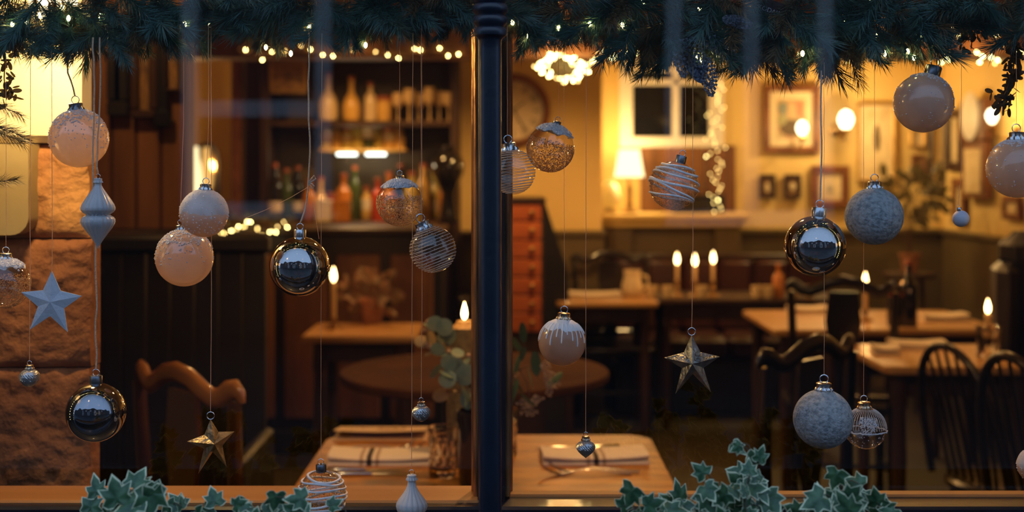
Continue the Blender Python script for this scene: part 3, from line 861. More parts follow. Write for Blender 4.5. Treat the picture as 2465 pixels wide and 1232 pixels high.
# front bar counter
fd = 6.6
x0, x1 = P(540, 0, fd).x, BX0 - .02
zc = P(0, 546, fd).z
t = thing('bar_counter', 'dark panelled bar counter in front of the bottle shelves', 'counter', ((x0 + x1) / 2, fd, 0))
hw = (x1 - x0) / 2
MB().bbox(-hw - .03, hw + .01, -.04, .40, zc - .04, zc, .01).build('counter_top', M_oak, t)
MB().bbox(-hw, hw, 0, .36, 0, zc - .04, .006).build('body', M_black, t)
for k in range(4):
    a = -hw + .04 + (2 * hw - .04) * k / 4
    MB().bbox(a, a + (2 * hw) / 4 - .06, -.018, .005, .18, zc - .14, .012).build('panel', M_brown, t)
MB().bbox(-hw, hw, -.02, .02, 0, .12, .006).build('plinth', M_black, t)

# ================================================================== fairy lights
M_fairy = emit('fairy_bulb', (1.0, 0.80, 0.28), 30.0)
M_fairy_dim = emit('fairy_bulb_dim', (1.0, 0.66, 0.2), 11.0)
M_wire = mat('dark_green_wire', (.02, .03, .015), .5)
bulb_me = MB().lathe([(.0010, -.005), (.0034, -.002), (.0040, .001), (.0030, .005), (.0008, .007)], 10).mesh('bulb', M_fairy)
bulb_dim = MB().lathe([(.0010, -.005), (.0034, -.002), (.0040, .001), (.0030, .005), (.0008, .007)], 10).mesh('bulb', M_fairy_dim)
def fairy(label, pts, watts=0.0, dim=.3, sc=1.0, wire_pts=None, light_at=None):
    c = sum((Vector(p) for p in pts), Vector()) / len(pts)
    t = thing('fairy_lights', label, 'string lights', c, group='strings of fairy lights')
    lp = [Vector(p) - c for p in pts]
    MB().tube([p + Vector((0, 0, .006 * sc)) for p in lp], .0011, 5).build('wire', M_wire, t)
    for i, p in enumerate(lp):
        o = obj('bulb', bulb_dim if random.random() < dim else bulb_me, t, p, (random.uniform(-1, 1), random.uniform(-1, 1), 0))
        o.scale = (sc, sc, sc)
    if watts:
        lamp('fairy_glow', light_at or (0, -.05, 0), watts, WARM, .08, t)
rnd = random.Random(3)
# glowing bunch on the beam
pts = []
for i in range(58):
    u = rnd.random() * 2 * PI
    q = .035 + .07 * rnd.random() ** .6
    px = 1348 + 62 * math.cos(u) * (.45 + .6 * rnd.random()) + (10 if math.sin(u) > 0 else 0)
    py = 165 + 38 * math.sin(u) * (.5 + .5 * rnd.random())
    pts.append(P(px, py, 5.40 + rnd.uniform(-.06, .03)))
fairy('bunch of glowing fairy lights hanging from the beam by the wall clock', pts, 5.0, .2)
pts = [P(1400 + 7.6 * i + rnd.uniform(-5, 5), 150 - 2.0 * i + rnd.uniform(-14, 14), 5.41) for i in range(18)]
fairy('fairy light string trailing from the glowing bunch along the beam', pts, .3)
pts = [P(600 + i * 15 + rnd.uniform(-10, 10), 128 + 12 * math.sin(i * .6) + rnd.uniform(-16, 10), 5.41) for i in range(0, 35, 2)]
fairy('fairy light string along the beam in front of the bar', pts, .3, .55, .8)
pts = [P(1930 + i * 14 + rnd.uniform(-7, 7), 132 + 8 * math.sin(i) + rnd.uniform(-14, 10), 5.41) for i in range(0, 20, 2)]
fairy('fairy light string along the beam over the framed pictures', pts, .3, .4)
pts = [P(*q, 5.41) for q in ((2290, 74), (2308, 88), (2262, 120), (2282, 132), (2283, 144), (2266, 150), (2352, 126), (2366, 136), (2358, 150), (2386, 138), (2402, 145), (2395, 153), (2376, 66), (2400, 83), (2409, 108), (2440, 126), (2456, 128), (2446, 118))]
fairy('fairy lights with warm square glints near the hanging twig', pts, .5, .1)
pts = []
for i in range(46):
    py = 195 + i * 7.0
    pts.append(P(1722 + 10 * math.sin(i * .9) + rnd.uniform(-16, 16) + (6 if py < 260 else 0), py, 8.2 + rnd.uniform(-.04, .04)))
fairy('hanging column of fairy lights beside the small dark window', pts, 1.0, .9, .85)
pts = [P(520 + i * 8 + rnd.uniform(-6, 6), 552 + 14 * math.sin(i * .5) + rnd.uniform(-10, 10), 6.5) for i in range(22)]
fairy('fairy lights wound through greenery on the bar counter', pts, .4, .7, .9)

# ================================================================== candles
M_wax = mat('ivory_wax', (.80, .62, .38), .5, trans=.35)
M_flame = emit('candle_flame', (1.0, .64, .25), 18.0)
M_wick = mat('burnt_wick', (.02, .015, .01), .9)
M_crystal = real_glass('cut_crystal', (1.0, .96, .88), .03, 1.5)
def candle(p, h, r, label, hold='stick', watts=.8, fs=1.0, hh=.10, lean=0):
    """p: foot of the holder"""
    t = thing('candle', label, 'candle', p, group='lit candles on the tables')
    z = hh
    if hold == 'stick':
        MB().lathe([(.040, 0), (.042, .006), (.030, .012), (.009, .02), (.008, hh * .5), (.014, hh * .55), (.008, hh * .62), (.010, hh - .02), (.018, hh - .012), (.016, hh)], 18).build('candlestick', M_brass, t)
    elif hold == 'crystal':
        def cutmod(rr, zq, a, i):
            return rr * (1 + .10 * math.cos(8 * a + (zq * 90)) * math.cos(zq * 110))
        MB().lathe([(.030, 0), (.040, .004), (.042, .02), (.040, .05), (.042, hh - .01), (.043, hh), (.036, hh), (.012, hh - .02), (.011, hh - .03)], 32, mod=cutmod).build('crystal_holder', M_crystal, t)
        z = hh - .03
    else:
        MB().lathe([(.034, 0), (.036, .005), (.036, hh), (.033, hh), (.032, .012), (.001, .011)], 20, cap=False).build('glass_cup', G_pale, t)
        z = .012
    MB().lathe([(r, z - .012), (r, z + h - .006), (r * .9, z + h), (r * .3, z + h - .003)], 16).build('wax', M_wax, t)
    zt = z + h
    MB().tube([(0, 0, zt - .006), (.001, 0, zt + .008)], .001, 5).build('wick', M_wick, t)
    MB().lathe([(.0012 * fs, zt + .003), (.0055 * fs, zt + .008 * fs), (.0075 * fs, zt + .016 * fs), (.0060 * fs, zt + .027 * fs), (.0030 * fs, zt + .038 * fs), (.0004, zt + .047 * fs)], 14,
               m=Matrix.Rotation(lean, 4, 'Y')).build('flame', M_flame, t)
    lamp('candle_light', (0, 0, zt + .05 * fs), watts, CANDLE, .015, t)
    return t

# ================================================================== tables
M_table = mat('varnished_elm_top', (0.42, 0.18, 0.032), 0.38, col2=(0.22, 0.08, 0.015), nscale=13, stretch=(.6, 2, 1), detail=10, bump=.12, bscale=70, spec=.3, contrast=(.42, .60))
M_table2 = mat('honey_table_top', (0.52, 0.29, 0.10), 0.35, col2=(0.40, 0.20, 0.06), nscale=6, stretch=(.4, 2, 1), coat=.2)
TZ = .74
M_oak2 = mat('mid_oak_top', (.085, .034, .010), .85, col2=(.055, .021, .007), nscale=6, spec=.04)
def rrect(x0, x1, y0, y1, r, n=6):
    out = []
    for cx_, cy_, a0 in ((x1 - r, y1 - r, 0), (x0 + r, y1 - r, PI / 2), (x0 + r, y0 + r, PI), (x1 - r, y0 + r, 1.5 * PI)):
        for k in range(n + 1):
            a = a0 + PI / 2 * k / n
            out.append((cx_ + r * math.cos(a), cy_ + r * math.sin(a)))
    return out
def slab(mb, poly, z0, z1, b=.005):
    n = len(poly)
    cx_ = sum(p[0] for p in poly) / n; cy_ = sum(p[1] for p in poly) / n
    vs = []
    for z, i in ((z0, b), (z0 + b, 0), (z1 - b, 0), (z1, b)):
        for x, y in poly:
            dx, dy = x - cx_, y - cy_
            L = math.hypot(dx, dy) or 1
            vs.append((x - dx / L * i, y - dy / L * i, z))
    fs = [tuple(range(n - 1, -1, -1)), tuple(range(3 * n, 4 * n))]
    for k in range(3):
        for j in range(n):
            fs.append((k * n + j, k * n + (j + 1) % n, (k + 1) * n + (j + 1) % n, (k + 1) * n + j))
    return mb.add(vs, fs)
def table(cx_, cy_, w_, d_, label, m=M_table2, r=.04, legs='four', z=TZ, th=.03):
    t = thing('table', label, 'table', (cx_, cy_, 0), group='wooden dining tables')
    if legs == 'round':
        poly = [(w_ / 2 * math.cos(2 * PI * k / 40), w_ / 2 * math.sin(2 * PI * k / 40)) for k in range(40)]
    else:
        poly = rrect(-w_ / 2, w_ / 2, -d_ / 2, d_ / 2, r)
    slab(MB(), poly, z - th, z).build('tabletop', m, t)
    if legs == 'four':
        for sx in (-1, 1):
            for sy in (-1, 1):
                MB().lathe([(.018, 0), (.024, .05), (.020, .1), (.028, .4), (.022, z - th - .14), (.030, z - th - .12), (.030, z - th)], 12).build('leg', M_oak, t, (sx * (w_ / 2 - .07), sy * (d_ / 2 - .07), 0))
        MB().bbox(-w_ / 2 + .06, w_ / 2 - .06, -d_ / 2 + .06, -d_ / 2 + .08, z - th - .09, z - th, .003).bbox(-w_ / 2 + .06, w_ / 2 - .06, d_ / 2 - .08, d_ / 2 - .06, z - th - .09, z - th, .003).build('apron', M_oak, t)
    else:
        MB().lathe([(.05, .03), (.055, .06), (.035, .14), (.045, .35), (.03, .5), (.05, z - th - .03), (.10, z - th)], 18).build('pedestal', M_oak, t)
        for k in range(3):
            a = 2 * PI * k / 3 + .4
            u = Vector((math.cos(a), math.sin(a), 0))
            MB().tube([u * .02 + Vector((0, 0, .14)), u * .14 + Vector((0, 0, .10)), u * .28 + Vector((0, 0, .025)), u * .32 + Vector((0, 0, .02))], [.03, .026, .02, .018], 8).build('foot', M_oak, t)
    return t
table(-.062, 3.05, .875, .88, 'varnished elm window table laid with striped napkins', M_table, .07)
table(P(1142, 0, 4.6).x, 4.62, .97, .97, 'round wooden table behind the window table', M_oak2, legs='round')
table(P(2082, 0, 6.2).x, 6.2, 1.05, .82, 'honey wooden table laid with napkins behind the carved chair', M_table2)
table(1.66, 5.0, .58, .62, 'small honey table under the crystal candle holder', M_table2)
table(P(1452, 0, 7.35).x, 7.3, .56, .62, 'farthest pale table in front of the dark banquette', M_table2)
table(P(1790, 0, 7.35).x, 7.4, 1.06, .5, 'long dark table set with candles and votive cups', M_oak)
table(P(878, 0, 5.8).x, 5.8, .5, .5, 'small table with the leafy plant in front of the bar', M_table2)

def TP(px, py, z=TZ):
    d = (CZ - z) * F / (py - HY)
    return P(px, py, d)

# ------------------------------------------------------------------ napkins with stripes
def napkin_mat(name, off):
    m = bpy.data.materials.new(name); m.use_nodes = True
    nt = m.node_tree; b = nt.nodes['Principled BSDF']
    b.inputs['Roughness'].default_value = .85
    tc = nt.nodes.new('ShaderNodeTexCoord')
    sp = nt.nodes.new('ShaderNodeSeparateXYZ')
    nt.links.new(tc.outputs['Object'], sp.inputs[0])
    r = nt.nodes.new('ShaderNodeValToRGB'); r.color_ramp.interpolation = 'CONSTANT'
    mr = nt.nodes.new('ShaderNodeMapRange')
    mr.inputs['From Min'].default_value = -.15 + off; mr.inputs['From Max'].default_value = .15 + off
    nt.links.new(sp.outputs[0], mr.inputs['Value'])
    nt.links.new(mr.outputs[0], r.inputs['Fac'])
    lin, mid, dk = (.74, .66, .60), (.42, .32, .26), (.05, .035, .03)
    e = r.color_ramp.elements
    e[0].position = 0; e[0].color = (*lin, 1)
    e[1].position = .42; e[1].color = (*mid, 1)
    for p_, c_ in ((.452, lin), (.48, dk), (.52, lin), (.548, mid), (.58, lin)):
        q = e.new(p_); q.color = (*c_, 1)
    nt.links.new(r.outputs[0], b.inputs['Base Color'])
    return m
M_nap = napkin_mat('striped_linen', 0.0)
M_linen = mat('plain_linen', (.72, .62, .50), .85)
def napkin(p, w_, d_, rz, label, m, h=.022, lift=.008, off=0.0):
    t = thing('napkin', label, 'napkin', p, rz, group='folded napkins on the tables')
    for L in range(2):
        mb = MB(); vs = []; fs = []; nx, ny = 20, 8
        z0 = L * h * .5 + .0005; z1 = (L + 1) * h * .5 - .0008
        for lay in (0, 1):
            for j in range(ny + 1):
                for i in range(nx + 1):
                    u, v = i / nx, j / ny
                    x = (u - .5) * w_ * (1 - .01 * L) - off; y = (v - .5) * d_ * (1 - .03 * L)
                    cur = lift * (2 * u - 1) ** 2 * (1 - .4 * v) * (L + .3 if lay else L + .0)
                    wob = mnoise.noise(Vector((x * 18, y * 18, L + p[0] * 5))) * .0012
                    edge = min(1, min(v, 1 - v) * 9) ** .5
                    z = (z0 if lay == 0 else z0 + (z1 - z0) * (.35 + .65 * edge)) + cur + (wob if lay else 0)
                    vs.append((x, y, z))
        st = (nx + 1) * (ny + 1)
        for j in range(ny):
            for i in range(nx):
                a = j * (nx + 1) + i
                fs.append((a, a + nx + 1, a + nx + 2, a + 1))
                fs.append((st + a, st + a + 1, st + a + nx + 2, st + a + nx + 1))
        for i in range(nx):
            fs.append((i, i + 1, st + i + 1, st + i)); a = ny * (nx + 1) + i
            fs.append((a + 1, a, st + a, st + a + 1))
        for j in range(ny):
            a = j * (nx + 1); fs.append((a + nx + 1, a, st + a, st + a + nx + 1)); a += nx
            fs.append((a, a + nx + 1, st + a + nx + 1, st + a))
        mb.add(vs, fs).build('fold', m, t, angle=50)
    return t
a = TP(893, 1108)
napkin((a.x, a.y, TZ), .262, .125, .02, 'white striped napkin between the forks and knives beside the tumbler', M_nap, off=-.03, lift=.006)
a = TP(1428, 1106)
napkin((a.x, a.y, TZ), .262, .125, .06, 'white striped napkin near the rounded table corner', M_nap, off=.0, lift=.006)
for px, py, w_, lab in ((1945, 752, .20, 'plain napkin on the honey table beside the dark chair'), (2268, 770, .22, 'plain napkin on the honey table beyond the dark bottle')):
    a = TP(px, py); napkin((a.x, a.y, TZ), w_, .13, .05, lab, M_linen, .03)
for px, py, w_, lab in ((2205, 838, .22, 'plain napkin on the small table at the crystal candle'), (2130, 850, .10, 'small plain napkin at the near corner of the small table')):
    a = TP(px, py); napkin((a.x, a.y, TZ), w_, .11, -.1, lab, M_linen, .03)
a = TP(1430, 712); napkin((a.x, a.y, TZ), .3, .2, 0, 'plain napkin on the farthest pale table', M_linen, .02)

# ------------------------------------------------------------------ cutlery
M_steel = mat('polished_steel', (.62, .60, .58), .16, 1.0)
def fork(p, rz, label, L=.20, tip=.03):
    t = thing('fork', label, 'fork', p, rz, group='cutlery on the window table')
    ctr = [(-L * .52, .004), (-L * .40, .006), (-L * .15, .013), (L * .05, .014), (L * .16, .008), (L * .24, .004), (L * .30, .006)]
    MB().tube([(x, 0, z) for x, z in ctr], [.0060, .0058, .0040, .0030, .0034, .0075, .0095], 10, flat=.35 if False else 1, up=(0, 1, 0)).build('handle', M_steel, t)
    h = t.children[0]
    h.data.transform(Matrix.Identity(4))
    for v in h.data.vertices:   # flatten the handle into a blade-like section
        x = v.co.x
        zc_ = 0
        for (xa, za), (xb, zb) in zip(ctr[:-1], ctr[1:]):
            if xa <= x <= xb + 1e-6:
                zc_ = za + (zb - za) * (x - xa) / (xb - xa); break
        else:
            zc_ = ctr[-1][1] if x > 0 else ctr[0][1]
        v.co.z = zc_ + (v.co.z - zc_) * .32
    for k in range(4):
        y = (k - 1.5) * .0052
        MB().tube([(L * .29, y, .006), (L * .36, y, .010), (L * .43, y * .96, .018), (L * .48, y * .92, tip)], [.0019, .0018, .0016, .0009], 6).build('tine', M_steel, t)
    return t
def knife(p, rz, label, L=.215):
    t = thing('knife', label, 'knife', p, rz, group='cutlery on the window table')
    MB().tube([(-L * .5, 0, .005), (-L * .48, 0, .005), (-L * .25, 0, .005), (-L * .04, 0, .005), (0, 0, .005)], [.004, .0065, .0060, .0045, .0038], 10, up=(0, 1, 0)).build('handle', M_steel, t)
    MB().tube([(0, 0, .005), (.01, 0, .005), (.05, .001, .005), (L * .40, .002, .005), (L * .5, .004, .005)], [.0035, .0075, .0088, .0085, .002], 8, flat=.16, up=(0, 1, 0)).build('blade', M_steel, t)
    return t
a = TP(905, 1084); fork((a.x, a.y, TZ), .05, 'fork beside the menu card, tines raised against the paper', .215, .034)
a = TP(925, 1090); fork((a.x, a.y, TZ), .03, 'fork between the menu card and the striped napkin', .215, .030)
a = TP(880, 1135); knife((a.x, a.y, TZ), .0, 'knife lying along the front of the napkin by the tumbler', .22)
a = TP(895, 1145); knife((a.x, a.y, TZ), .0, 'knife nearest the sill in front of the striped napkin', .22)
a = TP(1405, 1144); fork((a.x, a.y, TZ), PI + .05, 'fork nearest the sill in front of the corner napkin', .215, .034)
a = TP(1425, 1139); fork((a.x, a.y, TZ), PI + .02, 'fork lying against the corner napkin', .215, .026)
a = TP(1395, 1079); knife((a.x, a.y, TZ), PI, 'knife behind the corner napkin on the far side of the table', .21)
a = TP(1385, 1083); knife((a.x, a.y, TZ), PI - .01, 'knife touching the far side of the corner napkin', .21)

# ------------------------------------------------------------------ menu leaflet
M_paper = mat('menu_paper', (.70, .52, .36), .8, col2=(.60, .42, .27), nscale=12)
a = TP(918, 1050)
t = thing('menu_leaflet', 'folded paper menu with faint block print lying behind the forks', 'menu', (a.x, a.y, TZ))
def sheet(nx, w_, y0, y1, zf, th=.0012):
    mb = MB(); vs = []; fs = []; ny = 8
    for lay in (0, 1):
        for j in range(ny + 1):
            for i in range(nx + 1):
                u, v = i / nx, j / ny
                vs.append(((u - .5) * w_, y0 + (y1 - y0) * v, zf(u, v) + lay * th))
    st = (nx + 1) * (ny + 1)
    for j in range(ny):
        for i in range(nx):
            q = j * (nx + 1) + i
            fs.append((q, q + nx + 1, q + nx + 2, q + 1)); fs.append((st + q, st + q + 1, st + q + nx + 2, st + q + nx + 1))
    for i in range(nx):
        fs.append((i, i + 1, st + i + 1, st + i)); q = ny * (nx + 1) + i; fs.append((q + 1, q, st + q, st + q + 1))
    for j in range(ny):
        q = j * (nx + 1); fs.append((q + nx + 1, q, st + q, st + q + nx + 1)); q += nx; fs.append((q, q + nx + 1, st + q + nx + 1, st + q))
    return mb.add(vs, fs)
def zt_(u, v): return .003 + .022 * (1 - v) ** .8 - .004 * math.sin(PI * u) * (1 - v)
sheet(16, .252, -.055, .115, lambda u, v: .0006).build('bottom_leaf', M_paper, t)
sheet(16, .245, -.050, .115, zt_).build('top_leaf', M_paper, t)
pr = MB()
for (x, y, w_, h_) in ((-.052, .03, .006, .03), (-.004, .028, .016, .05), (.016, .028, .014, .012), (.016, .05, .010, .008), (.016, .008, .016, .008), (.036, .028, .016, .048), (.056, .03, .014, .010), (.056, .05, .012, .008), (.058, .01, .010, .008)):
    vs = []
    for sx, sy in ((-1, -1), (1, -1), (1, 1), (-1, 1)):
        xx, yy = x + sx * w_ / 2, y + sy * h_ / 2
        vs.append((xx, yy, zt_(xx / .245 + .5, (yy + .05) / .165) + .0018))
    pr.add(vs, [(0, 1, 2, 3)])
pr.build('block_print', mat('faded_brown_ink', (.40, .25, .12), .8), t, smooth=False)

# ------------------------------------------------------------------ tumblers
def tumbler(p, label, R=.034, h=.118):
    t = thing('tumbler', label, 'glass', p, group='cut crystal tumblers')
    def cm(r, z, a, i):
        if .012 < z < h * .72 and r > R * .9:
            q = abs(math.sin(5 * a + z * 75)) * abs(math.sin(5 * a - z * 75))
            return r - .0035 * (1 - q)
        return r
    prof = [(R * .86, 0), (R * .94, .004)] + [(R * (.95 + .05 * k / 24), .006 + (h - .008) * k / 24) for k in range(25)] + [(R * .96, h), (R * .93, h - .002), (R * .86, .022), (R * .5, .016), (.001, .015)]
    MB().lathe(prof, 60, mod=cm).build('cut_glass', M_crystal, t, angle=25)
    return t
a = TP(1065, 1146); tumbler((a.x, a.y, TZ), 'cut crystal tumbler beside the striped napkin')
a = TP(1214, 1095); tumbler((a.x, a.y, TZ), 'cut crystal tumbler half hidden by the window post')

# ------------------------------------------------------------------ vase with eucalyptus and berries
vp = TP(1163, 1168)
t = thing('black_vase', 'black glazed vase behind the window post on the window table', 'vase', (vp.x, vp.y, TZ))
MB().lathe([(.050, 0), (.056, .006), (.058, .08), (.060, .14), (.062, .168), (.060, .172), (.054, .172), (.052, .03), (.001, .028)], 32).build('body', G_dark, t)
MB().torus((0, 0, .171), .058, .003, 'z', 32).build('rim', G_dark, t)

def leaf_mesh(name, L, W, m, cup=.15, n=10, tipp=1.0):
    """leaf lying along +x from the origin, normal +z, slightly cupped"""
    mb = MB(); vs = [(0, 0, 0)]; at = [0.0]
    for k in range(1, 2 * n):
        a_ = PI * k / n - PI
        u = .5 + .5 * math.cos(a_)
        wv = math.sin(a_)
        x = L * u; y = W * .5 * wv * (1 if tipp == 1 else (1 - u) ** (tipp - 1) * 1.6)
        vs.append((x, y, -cup * abs(wv) * W * .4 - cup * L * .3 * u * u)); at.append(1.0)
    c = len(vs)
    vs.append((L * .5, 0, cup * W * .1)); at.append(0.0)
    fs = [(c, k, k + 1) for k in range(0, c - 1)] + [(c, c - 1, 0)]
    mb.add(vs, fs, at)
    return mb.mesh(name, m, attr='edge')
M_euc = mat('eucalyptus_leaf', (.17, .26, .22), .55, col2=(.26, .32, .23), nscale=20, trans=.2)
M_euc2 = mat('dry_olive_leaf', (.24, .19, .10), .6, col2=(.32, .22, .12), nscale=20, trans=.2)
M_bay = mat('dark_green_leaf', (.05, .10, .06), .42, col2=(.07, .12, .065), nscale=12, trans=.12)
M_twig = mat('brown_twig', (.12, .07, .035), .7)
M_berry = mat('dusty_berry', (.40, .24, .16), .6)
euc_me = leaf_mesh('leaf', .034, .034, M_euc, .12)
euc2_me = leaf_mesh('leaf', .036, .030, M_euc2, .2)
bay_me = leaf_mesh('leaf', .050, .020, M_bay, .18)
def orient(d, roll=0.0):
    d = Vector(d).normalized()
    q = d.to_track_quat('X', 'Z')
    return (q.to_matrix() @ Matrix.Rotation(roll, 3, 'X')).to_euler()
def stem_leaves(t, base, px_path, d, lm, n, rng, spread=.9, twig=.0014, sc=(.8, 1.2)):
    org = Vector(t.location)
    pts = [Vector(base)] + [P(x, y, d + dd_) - org for x, y, dd_ in px_path]
    # smooth path
    path = []
    for k in range(len(pts) - 1):
        for q in range(6):
            path.append(pts[k].lerp(pts[k + 1], q / 6))
    path.append(pts[-1])
    MB().tube(path, [twig * (1.3 - .8 * i / len(path)) for i in range(len(path))], 6).build('stem', M_twig, t)
    i0 = len(path) // 4
    for i in range(n):
        q = path[i0 + (len(path) - 1 - i0) * i // max(1, n - 1)]
        a_ = rng.uniform(0, 2 * PI)
        dr = Vector((math.cos(a_) * spread, -abs(rng.gauss(.1, .3)), math.sin(a_) * spread + .1))
        o = obj('leaf', lm[rng.randrange(len(lm))], t, q, orient(dr, rng.uniform(-1.2, 1.2)))
        s_ = rng.uniform(*sc); o.scale = (s_, s_, s_)
rng = random.Random(11)
org = Vector((vp.x, vp.y, TZ + .16))
t = thing('eucalyptus_sprig', 'round-leaved eucalyptus sprigs spilling from the black vase toward the tumbler', 'plant', org)
stem_leaves(t, (0, 0, 0), [(1120, 900, 0), (1080, 830, 0), (1050, 790, 0)], vp.y, [euc_me], 15, rng)
stem_leaves(t, (0, 0, 0), [(1130, 960, -.04), (1090, 905, -.05), (1062, 880, -.05)], vp.y, [euc_me], 6, rng, sc=(1.0, 1.35))
stem_leaves(t, (0, 0, 0), [(1115, 940, .0), (1070, 850, .02), (1035, 825, .02)], vp.y, [euc2_me], 12, rng)
stem_leaves(t, (0, 0, 0), [(1140, 960, -.02), (1105, 935, -.03), (1082, 940, -.03)], vp.y, [euc2_me], 4, rng)
for x, y in ((1030, 775), (1024, 795), (1036, 770), (1028, 828), (1034, 834), (1080, 846), (1128, 856)):
    MB().sphere(P(x, y, vp.y) - org, S(6, vp.y), 10, 7).build('berry', M_berry, t)
# open big leaves near the post
for x, y, s_, me_ in ((1085, 890, 1.5, euc_me), (1112, 905, 1.5, euc_me), (1075, 905, 1.2, euc_me), (1066, 768 + 20, 1.2, euc_me), (1045, 780, 1.1, euc_me), (1055, 845, 1.0, euc_me)):
    o = obj('leaf', me_, t, P(x - 18, y, vp.y - .05) - org, (PI / 2 + rng.uniform(-.4, .4), rng.uniform(-.5, .5), rng.uniform(-.3, .3))); o.scale = (s_, s_, s_)
t = thing('bay_and_berry_sprig', 'dark leafy sprig with pale dried flower heads beside the window post', 'plant', org)
stem_leaves(t, (0, 0, 0), [(1220, 930, 0), (1252, 870, 0), (1262, 825, 0)], vp.y, [bay_me], 6, rng, sc=(.7, 1.1))
stem_leaves(t, (0, 0, 0), [(1230, 900, 0), (1270, 880, 0), (1315, 930, 0)], vp.y, [bay_me], 6, rng, sc=(.8, 1.2))
stem_leaves(t, (0, 0, 0), [(1225, 915, -.02), (1246, 905, -.02), (1250, 945, -.02)], vp.y, [bay_me], 4, rng, sc=(1, 1.3))
def flower_head(px, py, dirx, dirz, n=6):
    c = P(px, py, vp.y - .02) - org
    mb = MB()
    for k in range(n):
        a_ = math.atan2(dirz, dirx) + (k - (n - 1) / 2) * .35
        e_ = c + Vector((math.cos(a_), rng.uniform(-.4, .4), math.sin(a_))) * rng.uniform(.016, .026)
        mb.tube([c, c.lerp(e_, .6), e_], .0008, 5)
        for j in range(3):
            mb.octa(e_ + Vector((rng.uniform(-.004, .004), rng.uniform(-.004, .004), rng.uniform(-.004, .004))), .0022)
    mb.build('flower_head', mat('dried_flower', (.34, .26, .22), .7), t)
for q in ((1262, 955, .1, -1), (1288, 950, .2, -1), (1275, 975, -.2, -1), (1310, 905, 1, -.6), (1300, 880, 1, -.1), (1318, 925, .8, -.9)):
    flower_head(*q)
MB().tube([P(1245, 880, vp.y) - org, P(1268, 920, vp.y) - org, P(1275, 955, vp.y) - org], .0012, 5).build('stem', M_twig, t)

# wicker bottle with candle behind the vase
cp = TP(1118, 1120)
t = candle((cp.x, cp.y, TZ), .03, .014, 'short candle burning in a woven bottle behind the eucalyptus', 'none', 1.1, 1.0, .02)
for ch in list(t.children):
    if ch.name.startswith('glass_cup'):
        bpy.data.objects.remove(ch)
zc_ = P(0, 772, cp.y).z - TZ
for ch in t.children:
    ch.location.z += zc_ - .042
def weave(r, z, a_, i):
    return r * (1 + .03 * math.sin(22 * a_) * (1 if i % 2 else -1))
prof = [(.040, 0)] + [(.044 - .012 * abs(k / 40 - .4), .004 + (zc_ - .02) * k / 40) for k in range(41)] + [(.022, zc_ - .008), (.018, zc_)]
MB().lathe(prof, 44, mod=weave).build('woven_bottle', mat('olive_wicker', (.22, .16, .06), .7, col2=(.12, .08, .03), nscale=90), t)

# candles elsewhere
c_ = TP(2083, 772); candle((c_.x, c_.y, TZ), .11, .011, 'taper candle burning on the honey table beside the dark bottle', 'stick', 1.0, 1.45, .055)
c_ = TP(2378, 858); candle((c_.x, c_.y, TZ), .075, .0125, 'ivory candle in a cut crystal holder on the small table', 'crystal', 1.0, 1.25, .12)
c_ = TP(803, 790); candle((c_.x, c_.y, TZ), .16, .012, 'taper candle burning beside the leafy plant in front of the bar', 'stick', 1.2, 1.5, .05)
for x, y, lab in ((1630, 625, 'candle by the pale table, first of three tapers in a row'), (1673, 628, 'middle candle of three tapers in a row'), (1717, 622, 'third taper in a row, tallest holder'),):
    d_ = 7.3
    zf = P(0, y + 12, d_).z
    candle((P(x, 0, d_).x, d_, TZ), zf - TZ - .09, .010, lab, 'stick', .7, 1.5, .09)
for x, lab in ((1570, 'votive cup nearest the pale table'), (1608, 'second votive cup beside the first taper'), (1690, 'low votive cup between the tapers'), (1823, 'votive cup on the long dark table under the mirror bauble'), (1848, 'second votive cup under the mirror bauble'), (1912, 'votive cup beside the squat jar on the long table'), (1945, 'votive cup at the chair end of the long table')):
    d_ = 7.22
    t = thing('votive_cup', lab, 'cup', (P(x, 0, d_).x, d_, TZ), group='votive cups on the long dark table')
    MB().lathe([(.022, 0), (.030, .004), (.034, .03), (.036, .07), (.033, .07), (.030, .03), (.001, .008)], 18, cap=False).build('cup', G_pale, t)
    MB().lathe([(.024, .006), (.030, .03), (.001, .031)], 14).build('wax', emit('lit_votive_wax', (1, .5, .16), .7), t)
t = thing('small_bottle', 'small amber bottle standing among the votive cups', 'bottle', (P(1874, 0, 7.25).x, 7.25, TZ))
MB().lathe([(r * .8, h * .75) for r, h in BP['spirit']], 16).build('body', G_amber, t)
MB().lathe([(.012, .185), (.013, .19), (.010, .195)], 12).build('cap', M_foil, t)
# cream jug on the far table, dark bottle on table A, cruets
a = P(1522, 0, 7.3)
t = thing('cream_jug', 'cream ceramic jug on the farthest pale table', 'jug', (a.x, 7.3, TZ))
MB().lathe([(.045, 0), (.055, .01), (.06, .06), (.05, .10), (.045, .13), (.05, .15), (.045, .15), (.04, .12)], 20, cap=False).build('body', M_mount, t)
MB().tube([(.048, 0, .125), (.085, 0, .115), (.09, 0, .07), (.058, 0, .04)], .007, 8).build('handle', M_mount, t)
a = TP(2188, 800)
bottle('wine', 2188, TZ, 5.92, G_dark, 1.0, 'large black bottle on the honey table beside the burning taper', 'bottles on the tables', False)
bottle('jar', 2160, TZ, 5.95, G_dark, 1.1, 'squat black jar standing by the large black bottle', 'bottles on the tables', False)

